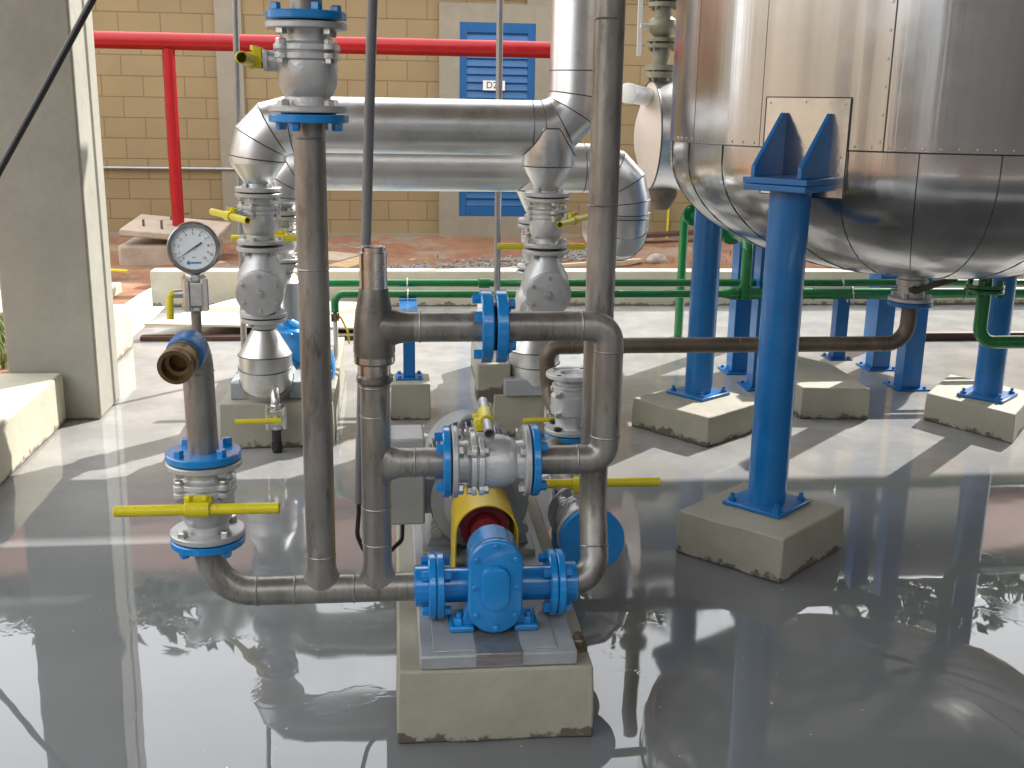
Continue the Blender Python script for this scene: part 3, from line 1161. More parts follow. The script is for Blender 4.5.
# ---------------------------------------------------------------- concrete pads
def pad(poly, h, name, lab, cat='concrete block', group=None, bevel=0.006):
    """poly counter-clockwise in plan"""
    mb = MB()
    rings = []
    for z, k in ((0.001, 1.0), (h * 0.5, 1.0), (h, 0.985)):
        c = sum((V((p[0], p[1], 0)) for p in poly), V()) / len(poly)
        ring = []
        n = len(poly)
        for i in range(n):
            a, b = V((poly[i][0], poly[i][1], 0)), V((poly[(i + 1) % n][0], poly[(i + 1) % n][1], 0))
            m_ = 5
            for j in range(m_):
                p = a + (b - a) * j / m_
                p = c + (p - c) * k
                w = 0.008 * NZ.noise(V((p.x * 9, p.y * 9, z * 8))) if j else 0
                ring.append(V((p.x + w, p.y + w, z + (0.004 * NZ.noise(V((p.x * 5, p.y * 5, 4))) if z == h else 0))))
        rings.append(ring)
    mb.loft(rings)
    c = sum((V((p[0], p[1], 0)) for p in poly), V()) / len(poly)
    o = rebase(mb.build(name, PADC, bevel=bevel), (c.x, c.y, 0))
    solo(o, lab, cat, group)
    return o


G_PAD = 'painted concrete pads on the grey floor'
pad([(0.007, 2.52), (0.515, 2.512), (0.535, 4.0), (0.015, 4.0)], 0.20, 'concrete_pad', 'beige concrete pad under the blue gear pump in the foreground', group=G_PAD)
pad([(-0.80, 5.06), (-0.27, 5.06), (-0.27, 6.6), (-0.80, 6.6)], 0.215, 'concrete_pad', 'concrete pad behind the left gauge pipe, a drain valve hanging before it', group=G_PAD)
pad([(0.50, 5.18), (1.06, 5.18), (1.06, 6.7), (0.50, 6.7)], 0.215, 'concrete_pad', 'concrete pad behind the grey motor, mostly hidden by pipes', group=G_PAD)
pad([(0.0, 5.51), (0.205, 5.51), (0.205, 5.75), (0.0, 5.75)], 0.19, 'concrete_pad', 'small square concrete pad under the short blue post left of centre', group=G_PAD)
b4 = [fl(800, 419), fl(868, 420)]
pad([(b4[0].x, b4[0].y), (b4[1].x, b4[1].y), (b4[1].x + 0.02, 5.95), (b4[0].x + 0.18, 6.35), (b4[0].x - 0.05, 5.95)], 0.17, 'concrete_pad', 'concrete pad under the slim blue post between the tank legs', group=G_PAD)

TC = V((2.257, 4.52, 0))
LEGS = [V((1.392, 3.749, 0)), V((1.592, 5.401, 0)), V((3.122, 5.29, 0)), V((2.95, 3.66, 0))]


def legpad(corner, l, rr, h, lab):
    c, l, rr = V((corner.x, corner.y, 0)), V((l.x, l.y, 0)), V((rr.x, rr.y, 0))
    f = l + rr - c
    return pad([(c.x, c.y), (rr.x, rr.y), (f.x, f.y), (l.x, l.y)], h, 'tank_footing', lab, group='square footings under the tank legs')


legpad(fl(780, 585), fl(675, 552), fl(842, 548), 0.165, 'nearest beige tank footing, under the big round blue leg')
legpad(fl(707, 448), fl(631, 426), fl(707, 448) + (fl(751, 433) - fl(707, 448)).normalized() * 0.50, 0.15, 'rear left tank footing behind the near blue leg, sunlit at one corner')
legpad(fl(1012, 444), fl(923, 420), fl(1012, 444) + V((0.35, 0.42, 0)), 0.15, 'rear right tank footing at the right edge of the photo')


# ================================================================ TANK
TR = 1.075
Z_SEAM = 1.465
Z_KN = 1.40
HEAD = 0.475
t = thing('storage_tank', 'big stainless clad vertical tank with dished bottom standing on round blue legs at right', 'tank', (TC.x, TC.y, Z_KN - HEAD))
mb = MB()
mb.lathe([(Z_SEAM, TR - 0.03), (Z_SEAM - 0.001, TR), (2.4, TR), (3.55, TR), (3.6, 0.9), (3.75, 0.3)], TC, Z_, 128)
shell = mb.build('shell', TANKM, t, sharp=25)
mb = MB()
prof = []
for i in range(25):
    a = R(90) * i / 24
    prof.append((Z_KN - HEAD * math.cos(a), max(0.02, (TR - 0.006) * math.sin(a) ** 0.92)))
prof.append((Z_SEAM + 0.002, TR - 0.006))
mb.lathe(prof, TC, Z_, 128)
dish = mb.build('dished_bottom', TANKM, t, sharp=25)


def tp(a, z, off=0.0):
    return V((TC.x + (TR + off) * math.cos(a), TC.y + (TR + off) * math.sin(a), z))


def dish_pt(a, s, off):
    ang = R(90) * s
    r = (TR - 0.006) * math.sin(ang) ** 0.92
    z = Z_KN - HEAD * math.cos(ang)
    nrm = V((math.cos(a) * math.sin(ang), math.sin(a) * math.sin(ang), -math.cos(ang) * 1.6)).normalized()
    return V((TC.x + r * math.cos(a), TC.y + r * math.sin(a), z)) + nrm * off


# gore seams on the dish, the lap line under the shell, one standing seam on the shell, rivets
mb = MB()
na = 26
for k in range(na):
    a = R(187) + 2 * math.pi * k / na
    pts = [dish_pt(a, s / 12, 0.001) for s in range(1, 13)] + [tp(a, Z_SEAM - 0.004, -0.004)]
    mb.tube(pts, 0.0022, bend=0.02, n=6)
mb.build('seam', SEAM, dish)
mb = MB()
mb.torus(TC + V((0, 0, Z_SEAM - 0.002)), Z_, TR - 0.001, 0.003, 128, 6)
a0 = math.atan2(-4.52 * 0 - 1, 0.0)


def ang_at(px, py):
    d = ray(px, py)
    # first hit of the ray with the tank cylinder
    ox, oy = CP.x - TC.x, CP.y - TC.y
    A = d.x ** 2 + d.y ** 2
    B = 2 * (ox * d.x + oy * d.y)
    Cc = ox ** 2 + oy ** 2 - TR ** 2
    k = (-B - math.sqrt(max(0, B * B - 4 * A * Cc))) / (2 * A)
    p = CP + d * k
    return math.atan2(p.y - TC.y, p.x - TC.x), p.z


va, _ = ang_at(890, 80)
mb.tube([tp(va, Z_SEAM, 0.001), tp(va, 3.5, 0.001)], 0.0025, n=6)
for px in (698, 765):
    a, _ = ang_at(px, 60)
    mb.tube([tp(a, Z_SEAM, 0.0), tp(a, 3.5, 0.0)], 0.0012, n=6)
mb.build('seam', SEAM, shell)
mb = MB()
for i in range(12):
    z = Z_SEAM + 0.03 + i * 0.09
    p = tp(va - 0.012, z)
    mb.lathe([(0, 0.005), (0.003, 0.003)], p, p - TC - V((0, 0, z)), 8)
for k in range(60):
    a = R(180) + R(180) * k / 60
    p = tp(a, Z_SEAM + 0.012)
    mb.lathe([(0, 0.005), (0.003, 0.003)], p, V((math.cos(a), math.sin(a), 0)), 8)
mb.build('rivet', ZINC, shell)

# the bright plate behind the bracket, bent to the shell
pa0, zt = ang_at(768, 97)
pa1, _ = ang_at(852, 100)
_, zb = ang_at(800, 196)
mb = MB()
rows = []
for off in (0.001, 0.006):
    rows.append(off)
n = 14
outer = [[tp(pa0 + (pa1 - pa0) * i / n, z, 0.007) for i in range(n + 1)] for z in (zt, zb)]
inner = [[tp(pa0 + (pa1 - pa0) * i / n, z, -0.005) for i in range(n + 1)] for z in (zt, zb)]
loop = outer[0] + inner[0][::-1]
loop2 = outer[1] + inner[1][::-1]
mb.loft([loop, loop2], cap=False)
pp_ = mb.build('patch_plate', PATCH, shell)
mb = MB()
edge = [tp(pa0 + (pa1 - pa0) * i / n, zt, 0.007) for i in range(n + 1)] + [tp(pa1 - (pa1 - pa0) * i / n, zb, 0.007) for i in range(n + 1)] + [tp(pa0, zt, 0.007)]
mb.tube(edge, 0.0022, bend=0.001, n=6)
mb.build('seam', SEAM, pp_)
mb = MB()
for k_, z_ in ((0.06, zt - 0.02), (0.5, zt - 0.015), (0.94, zt - 0.02), (0.06, zb + 0.02), (0.94, zb + 0.02), (0.94, (zt + zb) / 2 - 0.03), (0.06, (zt + zb) / 2)):
    a = pa0 + (pa1 - pa0) * k_
    mb.lathe([(0, 0.005), (0.004, 0.003)], tp(a, z_, 0.006), V((math.cos(a), math.sin(a), 0)), 8)
mb.build_each('rivet', ZINC, pp_)


def tank_leg(i, ztop):
    """round leg with foot plate, cap plate and two gussets up to the shell"""
    L = LEGS[i]
    zf = 0.165 if i in (0, 3) else 0.15
    rad = (TC - L).normalized()
    rad.z = 0
    rad.normalize()
    tan = V((-rad.y, rad.x, 0))
    mb = MB()
    mb.cyl(L + V((0, 0, zf + 0.012)), L + V((0, 0, ztop)), 0.071, 36)
    mb.build('leg', LEGBLUE, t)
    mb = MB()
    c = L + V((0, 0, zf + 0.008))
    mb.obox(c, rad * 0.118, tan * 0.118, V((0, 0, 0.008)))
    pt = mb.build('foot_plate', LEGBLUE, t, bevel=0.003)
    mb = MB()
    for sx in (-1, 1):
        for sy in (-1, 1):
            q = c + rad * 0.092 * sx + tan * 0.092 * sy
            mb.lathe([(0.006, 0.015), (0.020, 0.015), (0.021, 0.008), (0.036, 0.008)], q, Z_, 6)
    mb.build_each('anchor_bolt', LEGBLUE, pt)
    # bracket on the shell
    dist = (TC - L).length
    reach = dist - TR + 0.012
    mb = MB()
    c = L + V((0, 0, ztop + 0.011))
    mb.obox(c - rad * 0.01, rad * 0.112, tan * 0.118, V((0, 0, 0.011)))
    mb.build('cap_plate', LEGBLUE, t, bevel=0.003)
    mb = MB()
    c2 = c + V((0, 0, 0.0235))
    mb.obox(c2 - rad * 0.008, rad * 0.114, tan * 0.122, V((0, 0, 0.011)))
    sad = mb.build('saddle_plate', LEGBLUE, t, bevel=0.003)
    mb = MB()
    for s in (-1, 1):
        h = 0.215
        poly = [(-0.115, 0), (0.098, 0), (0.098, h), (0.062, h), (-0.115, 0.035)]
        o_ = c2 + V((0, 0, 0.011)) + tan * (0.088 * s - 0.008)
        mb.prism(poly, rad, Z_, tan, o_, 0.016)
    mb.build('gusset', LEGBLUE, t, bevel=0.002)


ztop0 = at(790, 190, LEGS[0].y).z
for i in range(4):
    tank_leg(i, ztop0)

# bottom outlet: valve, elbow and the long brown line to the left
zl = at(700, 345, TC.y).z
t = thing('outlet_valve', 'silver lever valve under the tank bottom outlet', 'valve', (TC.x, TC.y, Z_KN - HEAD - 0.05))
zb = Z_KN - HEAD
mb = MB()
mb.lathe([(0.02, 0.06), (-0.03, 0.06), (-0.033, 0.066), (-0.06, 0.066), (-0.063, 0.056), (-0.11, 0.056)], V((TC.x, TC.y, zb)), Z_, 28)
flange_geo(mb, (TC.x, TC.y, zb - 0.128), Z_, 0.095, 0.018)
mb.build('body', SILVER, t)
mb = MB()
a = V((TC.x - 0.02, TC.y - 0.075, zb - 0.07))
mb.cyl(a + V((0, 0.05, 0)), a, 0.016, 14)
mb.obox(a + V((0.085, -0.004, 0.025)), V((0.095, 0, 0.03)), V((0, 0.004, 0)), V((-0.004, 0, 0.013)))
mb.build('lever', RUST, t, bevel=0.002)

zf = zb - 0.13
t = thing('drain_line', 'long brown pipe from the tank outlet running level to the left behind the blue legs', 'pipe', (TC.x, TC.y, zl))
mb = MB()
mb.lathe([(-0.019, 0.092), (-0.016, 0.095), (-0.003, 0.095), (0, 0.092)], V((TC.x, TC.y, zf)), Z_, 36)
mb.build('flange', LEGBLUE, t)
XD, YV = at(546, 350, TC.y).x, 4.0
zE = at(556, 428, YV + 0.1).z
mb = MB()
mb.tube([(TC.x, TC.y, zf - 0.018), (TC.x, TC.y, zl), (XD, TC.y, zl), (XD + 0.02, TC.y, zE), (XD + 0.07, YV + 0.08, zE - 0.02)], 0.0335, bend=[0.09, 0.06, 0.09], n=24, arc=10)
for x in (TC.x - 0.1, XD + 0.11, 1.5):
    mb.torus((x, TC.y, zl), X_, 0.0335, 0.0025, 24, 6)
mb.build('pipe', RUST, t)


# ================================================================ VALVES AND FITTINGS, one of each kind
def make_ball_valve():
    """axis along local Z, stem along local +Y, tee bar along local X"""
    t = thing('ball_valve', 'x', 'valve', (0, 0, 0), 'silver flanged ball valves with yellow bars')
    h = 0.1025
    mb = MB()
    mb.lathe([(-h + 0.014, 0.055), (-0.066, 0.053), (-0.060, 0.060), (-0.038, 0.069), (-0.01, 0.072), (0.017, 0.070), (0.019, 0.078), (0.033, 0.078),
              (0.034, 0.072), (0.038, 0.072), (0.039, 0.078), (0.053, 0.078), (0.054, 0.062), (0.060, 0.056), (0.08, 0.056), (h - 0.014, 0.058)], (0, 0, 0), Z_, 40)
    for k in range(4):                                     # lugs of the split body, with studs through them
        a = R(45 + 90 * k)
        c = V((math.cos(a), math.sin(a), 0)) * 0.076
        for z in (0.026, 0.046):
            mb.cyl(c + V((0, 0, z - 0.0065)), c + V((0, 0, z + 0.0065)), 0.017, 16)
    body = mb.build('body', SILVER, t, bevel=0.0015)
    mb = MB()
    for k in range(4):
        a = R(45 + 90 * k)
        c = V((math.cos(a), math.sin(a), 0)) * 0.078
        mb.hexa(c + V((0, 0, 0.0525)), Z_, 0.0125, 0.012)
        mb.hexa(c + V((0, 0, 0.0195)), -Z_, 0.0125, 0.012)
    mb.build_each('stud', ZINC, body)
    for s in (-1, 1):
        mb = MB()
        mb.lathe([(0, 0.092), (0.003, 0.095), (0.013, 0.095), (0.016, 0.092)], V((0, 0, s * h)), V((0, 0, -s)), 44)
        fl_ = mb.build('flange', SILVERD, t)
        mb = MB()
        for k in range(4):
            a = R(45 + 90 * k)
            c = V((math.cos(a), math.sin(a), 0)) * 0.076 + V((0, 0, s * (h - 0.016)))
            mb.hexa(c, V((0, 0, -s)), 0.0145, 0.014)
        mb.build_each('bolt', ZINC, fl_)
        mb = MB()
        mb.cyl((0, 0, s * (h + 0.0005)), (0, 0, s * (h + 0.0035)), 0.066, 36)
        mb.build('gasket', BLACK, t)
    # stem, stop plate, yellow clamp and bar
    zc = 0.014
    mb = MB()
    mb.cyl((0, 0.06, zc), (0, 0.092, zc), 0.024, 20)
    mb.obox((0, 0.095, zc), (0.034, 0, 0), (0, 0.005, 0), (0, 0, 0.024))
    for x in (-0.025, 0.025):
        mb.hexa((x, 0.099, zc), Y_, 0.0075, 0.009)
    mb.cyl((0, 0.095, zc), (0, 0.115, zc), 0.011, 14)
    mb.build('stem', SILVER, t, bevel=0.001)
    mb = MB()
    mb.obox((0, 0.113, zc + 0.006), (0.033, 0, 0), (0, 0.010, 0), (0, 0, 0.024))
    mb.lathe([(-0.03, 0.0195), (0.03, 0.0195)], (0, 0.128, zc), X_, 20)
    mb.hexa((-0.02, 0.122, zc + 0.022), Z_, 0.008, 0.012)
    mb.hexa((0.02, 0.122, zc + 0.022), Z_, 0.008, 0.012)
    mb.build('clamp', YEL, t, bevel=0.0015)
    mb = MB()
    mb.hollow((0, 0.128, zc), (0.20, 0.128, zc), 0.0140, 0.011, 0.06, 20)
    mb.hollow((0, 0.128, zc), (-0.20, 0.128, zc), 0.0140, 0.011, 0.06, 20)
    mb.build('bar', YEL, t)
    return t


BV = make_ball_valve()


def ball_valve(loc, axis, stem, label, scale=1.0, first=[True]):
    o = BV if first[0] else copy_tree(BV)
    first[0] = False
    place(o, loc, axis, stem, scale)
    o['label'] = label
    return o


def make_small_valve():
    """axis along local Z, flat yellow lever off local +Y pointing along local -X"""
    t = thing('drain_valve', 'x', 'valve', (0, 0, 0))
    mb = MB()
    mb.lathe([(-0.034, 0.016), (-0.022, 0.016)], (0, 0, 0), Z_, 6)
    mb.lathe([(0.022, 0.016), (0.036, 0.016)], (0, 0, 0), Z_, 6)
    mb.obox((0, 0, 0), (0.021, 0, 0), (0, 0.019, 0), (0, 0, 0.023))
    mb.build('body', ZINC, t, bevel=0.003)
    mb = MB()
    for x in (-0.022, 0.022):
        for y in (-0.016, 0.016):
            mb.lathe([(-0.03, 0.0035), (-0.028, 0.0035), (-0.0279, 0.0065), (-0.022, 0.0065), (0.022, 0.0065), (0.028, 0.0065), (0.0281, 0.0035), (0.031, 0.0035)], (x, y, 0), Z_, 6)
    mb.build_each('tie_bolt', ZINC, t)
    mb = MB()
    mb.cyl((0, 0.019, 0), (0, 0.036, 0), 0.008, 12)
    mb.build('stem', ZINC, t)
    return t


SV = make_small_valve()

# ================================================================ FRONT PUMP SET
Y0 = 2.75
XL, XR1, XR2 = -0.477, -0.188, -0.04
ZH = 0.335
PR = 0.0385                                             # pipe radius, 3 inch line
XPF_L, XPF_R = at(431, 590, Y0).x, at(559, 590, Y0).x

zv1 = at(207, 497, Y0).z                                # left valve centre
zt1 = at(311, 68, Y0).z                                 # top valve centre
zb2 = at(376, 463, Y0).z                                # level of the valve branch
zb1 = at(376, 327, Y0).z                                # level of the upper branch
HV = 0.1025


def weld(mb, p, d, r=PR):
    mb.torus(p, d, r - 0.0005, 0.0028, 26, 6)


t = thing('suction_manifold', 'bare steel pipe manifold: low header with two risers feeding the blue pump from the left', 'pipework', (XR1, Y0, ZH - PR))
mb = MB()
mb.tube([(XL, Y0, zv1 - HV - 0.02), (XL, Y0, ZH), (XPF_L - 0.005, Y0, ZH)], PR, bend=0.115, n=28, arc=12)
for x in (XL + 0.12, XR1 - 0.07, XR1 + 0.085, XPF_L - 0.028):
    weld(mb, (x, Y0, ZH), X_)
weld(mb, (XL, Y0, ZH + 0.118), Z_)
hd = mb.build('header', STEEL, t)
mb = MB()                                               # saddle where the tall riser leaves the header
tee_neck(mb, (XR1, Y0, ZH), Z_, X_, PR, zt1 - HV - 0.022 - ZH)
for z in (0.10, 0.86):
    weld(mb, (XR1, Y0, ZH + z), Z_)
weld(mb, (XR1, Y0, zt1 - HV - 0.06), Z_)
mb.build('riser', STEEL, t)
zA = at(375, 383, Y0).z                                 # where the bypass riser meets the relief body
mb = MB()
tee_neck(mb, (XR2, Y0, ZH), Z_, X_, PR, zA - ZH)
for z in (ZH + 0.13, zb2 - 0.12, zb2 + 0.13, zA - 0.008):
    weld(mb, (XR2, Y0, z), Z_)
tee_neck(mb, (XR2, Y0, zb2), X_, Z_, PR, 0.1)
weld(mb, (XR2 + 0.1, Y0, zb2), X_)
xbv = at(490, 463, Y0).x
mb.cyl((XR2 + 0.05, Y0, zb2), (xbv - HV - 0.018, Y0, zb2), PR, 28)
mb.build('riser', STEEL, t)
mb = MB()
flange_geo(mb, (XL, Y0, zv1 - HV - 0.004), -Z_)
mb.build('flange', BLUE, t)
mb = MB()
flange_geo(mb, (XR1, Y0, zt1 - HV - 0.004), -Z_, ph=0.4)
mb.build('flange', BLUE, t)
mb = MB()
flange_geo(mb, (xbv - HV - 0.004, Y0, zb2), -X_)
mb.build('flange', BLUE, t)
mb = MB()
flange_geo(mb, (XPF_L + 0.012, Y0, ZH), -X_, r=0.090, rb=0.071)
mb.lathe([(0.02, 0.056), (0.055, 0.056), (0.058, 0.05)], (XPF_L + 0.012, Y0, ZH), -X_, 28)
mb.build('flange', BLUE, t)

# relief body with side outlet on top of the bypass riser
t = thing('relief_tee', 'dark forged pressure relief body with machined cap on the middle riser', 'fitting', (XR2, Y0, zA))
z0 = zA
zr = [at(375, y, Y0).z for y in (383, 376, 362, 358, 354, 345, 330, 312, 292, 288, 252, 246)]
mb = MB()
mb.lathe([(zr[0] - z0 + 0.0, 0.041), (zr[0] - z0 + 0.006, 0.047), (zr[1] - z0, 0.047), (zr[1] - z0 + 0.006, 0.042)], (XR2, Y0, z0), Z_, 32)
mb.build('union', DARKST, t)
mb = MB()
mb.lathe([(zr[2] - z0 - 0.002, 0.0495), (zr[2] - z0, 0.051), (zr[4] - z0, 0.051), (zr[4] - z0 + 0.008, 0.053), (zr[6] - z0, 0.052), (zr[7] - z0, 0.047), (zr[8] - z0, 0.0375), (zr[9] - z0, 0.036)], (XR2, Y0, z0), Z_, 36)
mb.lathe([(0, 0.050), (0.045, 0.049), (0.06, 0.043), (0.085, 0.0385), (0.10, 0.0385)], (XR2, Y0, zb1), X_, 32)
mb.build('body', DARKST, t)
mb = MB()
mb.lathe([(zr[1] - z0, 0.0405), (zr[2] - z0 + 0.004, 0.0405)], (XR2, Y0, z0), Z_, 32)
mb.build('nipple', BRIGHT, t)
mb = MB()
mb.lathe([(zr[2] - z0 + 0.003, 0.0525), (zr[2] - z0 + 0.018, 0.0525)], (XR2, Y0, z0), Z_, 32)
mb.build('collar', BRIGHT, t)
mb = MB()
mb.lathe([(zr[9] - z0 - 0.002, 0.0345), (zr[10] - z0, 0.0345), (zr[10] - z0 + 0.001, 0.0315), (zr[11] - z0 - 0.002, 0.0315), (zr[11] - z0, 0.029)], (XR2, Y0, z0), Z_, 32)
mb.build('cap', BRIGHT, t)

# bypass line: upper branch, elbow, down, into the valve branch
xfl = at(493, 327, Y0).x
xe = at(607, 390, Y0).x
t = thing('bypass_line', 'bare steel bypass pipe with a blue flange pair, bent down to the level valve', 'pipework', (xe, Y0, zb2 - PR))
mb = MB()
mb.cyl((XR2 + 0.1, Y0, zb1), (xfl - 0.022, Y0, zb1), PR, 28)
weld(mb, (XR2 + 0.115, Y0, zb1), X_)
mb.build('inlet_pipe', STEEL, t)
mb = MB()
mb.tube([(xfl + 0.022, Y0, zb1), (xe, Y0, zb1), (xe, Y0, zb2), (xbv + HV + 0.018, Y0, zb2)], PR, bend=[0.047, 0.047], n=28, arc=10)
weld(mb, (xe - 0.075, Y0, zb1), X_)
weld(mb, (xe, Y0, zb1 - 0.065), Z_)
weld(mb, (xe, Y0, zb2 + 0.065), Z_)
weld(mb, (xe - 0.075, Y0, zb2), X_)
mb.build('pipe', STEEL, t)
for s in (-1, 1):
    mb = MB()
    flange_geo(mb, (xfl + s * 0.004, Y0, zb1), (s, 0, 0), r=0.093, t=0.030, ph=0.5)
    mb.build('flange', BLUE, t)
mb = MB()
mb.cyl((xfl - 0.004, Y0, zb1), (xfl + 0.004, Y0, zb1), 0.062, 28)
mb.build('gasket', BLACK, t)
mb = MB()
flange_geo(mb, (xbv + HV + 0.004, Y0, zb2), X_)
mb.build('flange', BLUE, t)

# discharge riser
YD = Y0 + 0.08
xr = (at(597, 480, YD).x + at(604, 0, YD).x) / 2
t = thing('discharge_riser', 'tall bare steel discharge pipe rising from the blue pump to the top edge', 'pipe', (xr, YD, ZH - PR))
mb = MB()
zc0 = at(560, 588, Y0).z
mb.tube([(XPF_R + 0.03, Y0, ZH), (xr + 0.004, Y0, ZH), (xr + 0.004, YD, ZH + 0.20), (xr, YD, 3.4)], PR, bend=[0.075, 0.2], n=28, arc=9)
weld(mb, (xr + 0.004, Y0 + 0.035, ZH + 0.088), V((0, 0.37, 1)))
weld(mb, (xr, YD, at(605, 19, YD).z), Z_)
weld(mb, (xr, YD, at(605, 205, YD).z), Z_)
mb.build('pipe', STEEL, t)
mb = MB()
flange_geo(mb, (XPF_R - 0.012, Y0, ZH), X_, r=0.090, rb=0.071)
mb.lathe([(0.02, 0.056), (0.055, 0.056), (0.058, 0.05)], (XPF_R - 0.012, Y0, ZH), X_, 28)
mb.build('flange', BLUE, t)

# upper run above the top valve
t = thing('riser_extension', 'blue flange and pipe bolted above the topmost silver ball valve', 'pipe', (XR1, Y0, zt1 + HV + 0.004))
mb = MB()
mb.cyl((XR1, Y0, zt1 + HV + 0.02), (XR1, Y0, 3.4), PR, 28)
mb.build('pipe', STEEL, t)
mb = MB()
flange_geo(mb, (XR1, Y0, zt1 + HV + 0.004), Z_, ph=0.4)
mb.build('flange', BLUE, t)

# gauge standpipe on the left with its side outlet
zE = at(195, 338, Y0).z
t = thing('gauge_standpipe', 'worn steel standpipe on the left with blue taped hose outlet facing us', 'pipe', (XL, Y0, zv1 + HV + 0.004))
pe = at(170, 366, 2.545)
dirn = (pe - V((XL - 0.015, Y0, zE))).normalized()
mb = MB()
mb.tube([(XL, Y0, zv1 + HV + 0.02), (XL - 0.004, Y0, zE - 0.004), V((XL - 0.004, Y0, zE - 0.004)) + dirn * 0.13], PR, bend=0.07, n=28, arc=10)
weld(mb, (XL - 0.003, Y0, zE - 0.085), Z_)
mb.cyl((XL, Y0, zE), (XL, Y0, at(196, 293, Y0).z - 0.045), 0.0125, 16)
sp_ = mb.build('pipe', STEEL, t)
mb = MB()
q0 = V((XL - 0.004, Y0, zE - 0.004))
mb.lathe([(0.055, 0.041), (0.06, 0.0455), (0.085, 0.047), (0.115, 0.0455), (0.118, 0.041)], q0, dirn, 28)
mb.build('blue_tape', TAPE, t)
mb = MB()
L = (pe - q0).length
mb.lathe([(0.14, 0.037), (L - 0.055, 0.037), (L - 0.053, 0.042), (L - 0.03, 0.042), (L - 0.028, 0.039), (L - 0.014, 0.039), (L - 0.012, 0.0425), (L, 0.0415), (L, 0.032), (L - 0.03, 0.031), (L - 0.032, 0.022), (L - 0.06, 0.021)], q0, dirn, 32)
mb.build('hose_coupling', BRASS, t)
mb = MB()
flange_geo(mb, (XL, Y0, zv1 + HV + 0.004), Z_)
mb.build('flange', BLUE, t)

# the pressure gauge and its cock
gz = at(196, 293, Y0).z
gv = copy_tree(SV)
place(gv, (XL, Y0, gz), Z_, (-1, -0.25, 0), 1.35)
gv.name = 'gauge_cock'
gv['label'] = 'small zinc cock between the pressure gauge and the standpipe'
mb = MB()
mb.tube([(0, 0.034, 0), (0, 0.044, 0), (-0.01, 0.046, -0.045)], 0.0065, 0.008, 10)
hd_ = mb.build('handle', YEL)
hd_.parent = gv

gc = at(193.5, 248, Y0 - 0.02)
gd = (CP - gc)
gd.z *= 0.35
gd = gd.normalized()
t = thing('pressure_gauge', 'round steel pressure gauge with white dial on the left standpipe', 'gauge', (XL, Y0, gz + 0.03))
GR = 0.0625
mb = MB()
mb.cyl((XL, Y0, gz + 0.035), (XL, Y0 - 0.015, gc.z - GR * 0.85), 0.0105, 14)
mb.hexa((XL, Y0, gz + 0.033), Z_, 0.016, 0.02)
mb.build('stem', ZINC, t)
mb = MB()
mb.lathe([(-0.04, GR - 0.006), (-0.036, GR), (0.004, GR), (0.008, GR - 0.003), (0.009, GR - 0.0105), (-0.002, GR - 0.0115)], gc, gd, 64)
cs = mb.build('case', RIM, t)
mb = MB()
mb.lathe([(-0.001, GR - 0.011), (0.0015, GR - 0.011)], gc, gd, 64)
dl = mb.build('dial', DIALW, t)
gx = Z_.cross(gd).normalized()
gy = gd.cross(gx)


def dialp(r, a, h=0.0025):
    return gc + gx * r * math.cos(a) + gy * r * math.sin(a) + gd * h


mb = MB()
for k in range(41):
    a = R(225 - 270 * k / 40)
    big = k % 4 == 0
    r1, r0_ = GR - 0.0145, GR - (0.022 if big else 0.0175)
    c = dialp((r1 + r0_) / 2, a)
    e = gx * math.cos(a) + gy * math.sin(a)
    mb.obox(c, e * (r1 - r0_) / 2, gd.cross(e) * (0.00055 if big else 0.0003), gd * 0.0003)
mb.build('scale_mark', DIALB, dl)
for k in range(11):
    a = R(225 - 270 * k / 10)
    text_mesh(str(k), 0.009, dialp(GR - 0.0275, a), gx, gy, DIALB, 'numeral', dl, 0.0002)
text_mesh('bar', 0.006, dialp(0.022, R(270)), gx, gy, DIALB, 'lettering', dl, 0.0002)
mb = MB()
a = R(225 - 270 * 9.2 / 10)
mb.obox(dialp(GR - 0.018, a, 0.003), (gx * math.cos(a) + gy * math.sin(a)) * 0.004, gd.cross(gx * math.cos(a) + gy * math.sin(a)) * 0.001, gd * 0.0003)
mb.build('red_mark', DIALRED, dl)
mb = MB()
mb.lathe([(0, 0.0045), (0.0006, 0.0045)], dialp(0.038, R(250), 0.0018), gd, 16)
mb.obox(dialp(0.036, R(277), 0.0021), gx * 0.012, gy * 0.0022, gd * 0.0003)
mb.build('maker_mark', DIALBLUE, dl)
mb = MB()
na_ = R(213)
e = gx * math.cos(na_) + gy * math.sin(na_)
s = gd.cross(e)
b0 = gc + gd * 0.005
mb.prism([(-0.024, -0.0018), (-0.010, -0.0018), (0.0, -0.0015), (0.046, -0.0003), (0.046, 0.0003), (0.0, 0.0015), (-0.010, 0.0018), (-0.024, 0.0018)], e, s, gd, b0, 0.0008)
mb.build('needle', DIALB, t)
mb = MB()
mb.lathe([(0.004, 0.0035), (0.0075, 0.003)], gc, gd, 16)
mb.build('needle_hub', BRIGHT, t)

# valves on the front set
ball_valve((XL, Y0, zv1), Z_, -Y_, 'silver ball valve low on the left standpipe, its long yellow bar level across')
ball_valve((XR1, Y0, zt1), Z_, -X_, 'topmost silver ball valve on the tall left riser at the top edge')
bvb = ball_valve((xbv, Y0, zb2), -X_, V((0, -0.15, 1)), 'silver ball valve lying level above the yellow coupling guard, grey bar pointing at us')
for ch in COL.objects:
    if ch.parent == bvb and ch.name.startswith('bar'):
        ch.data = ch.data.copy()
        ch.data.transform(M.Diagonal((0.5, 1, 1, 1)))
        ch.data.materials.clear()
        ch.data.materials.append(GALV)
# raised casting marks on the topmost valve
tv = [o for o in COL.objects if o.get('label', '').startswith('topmost')][0]

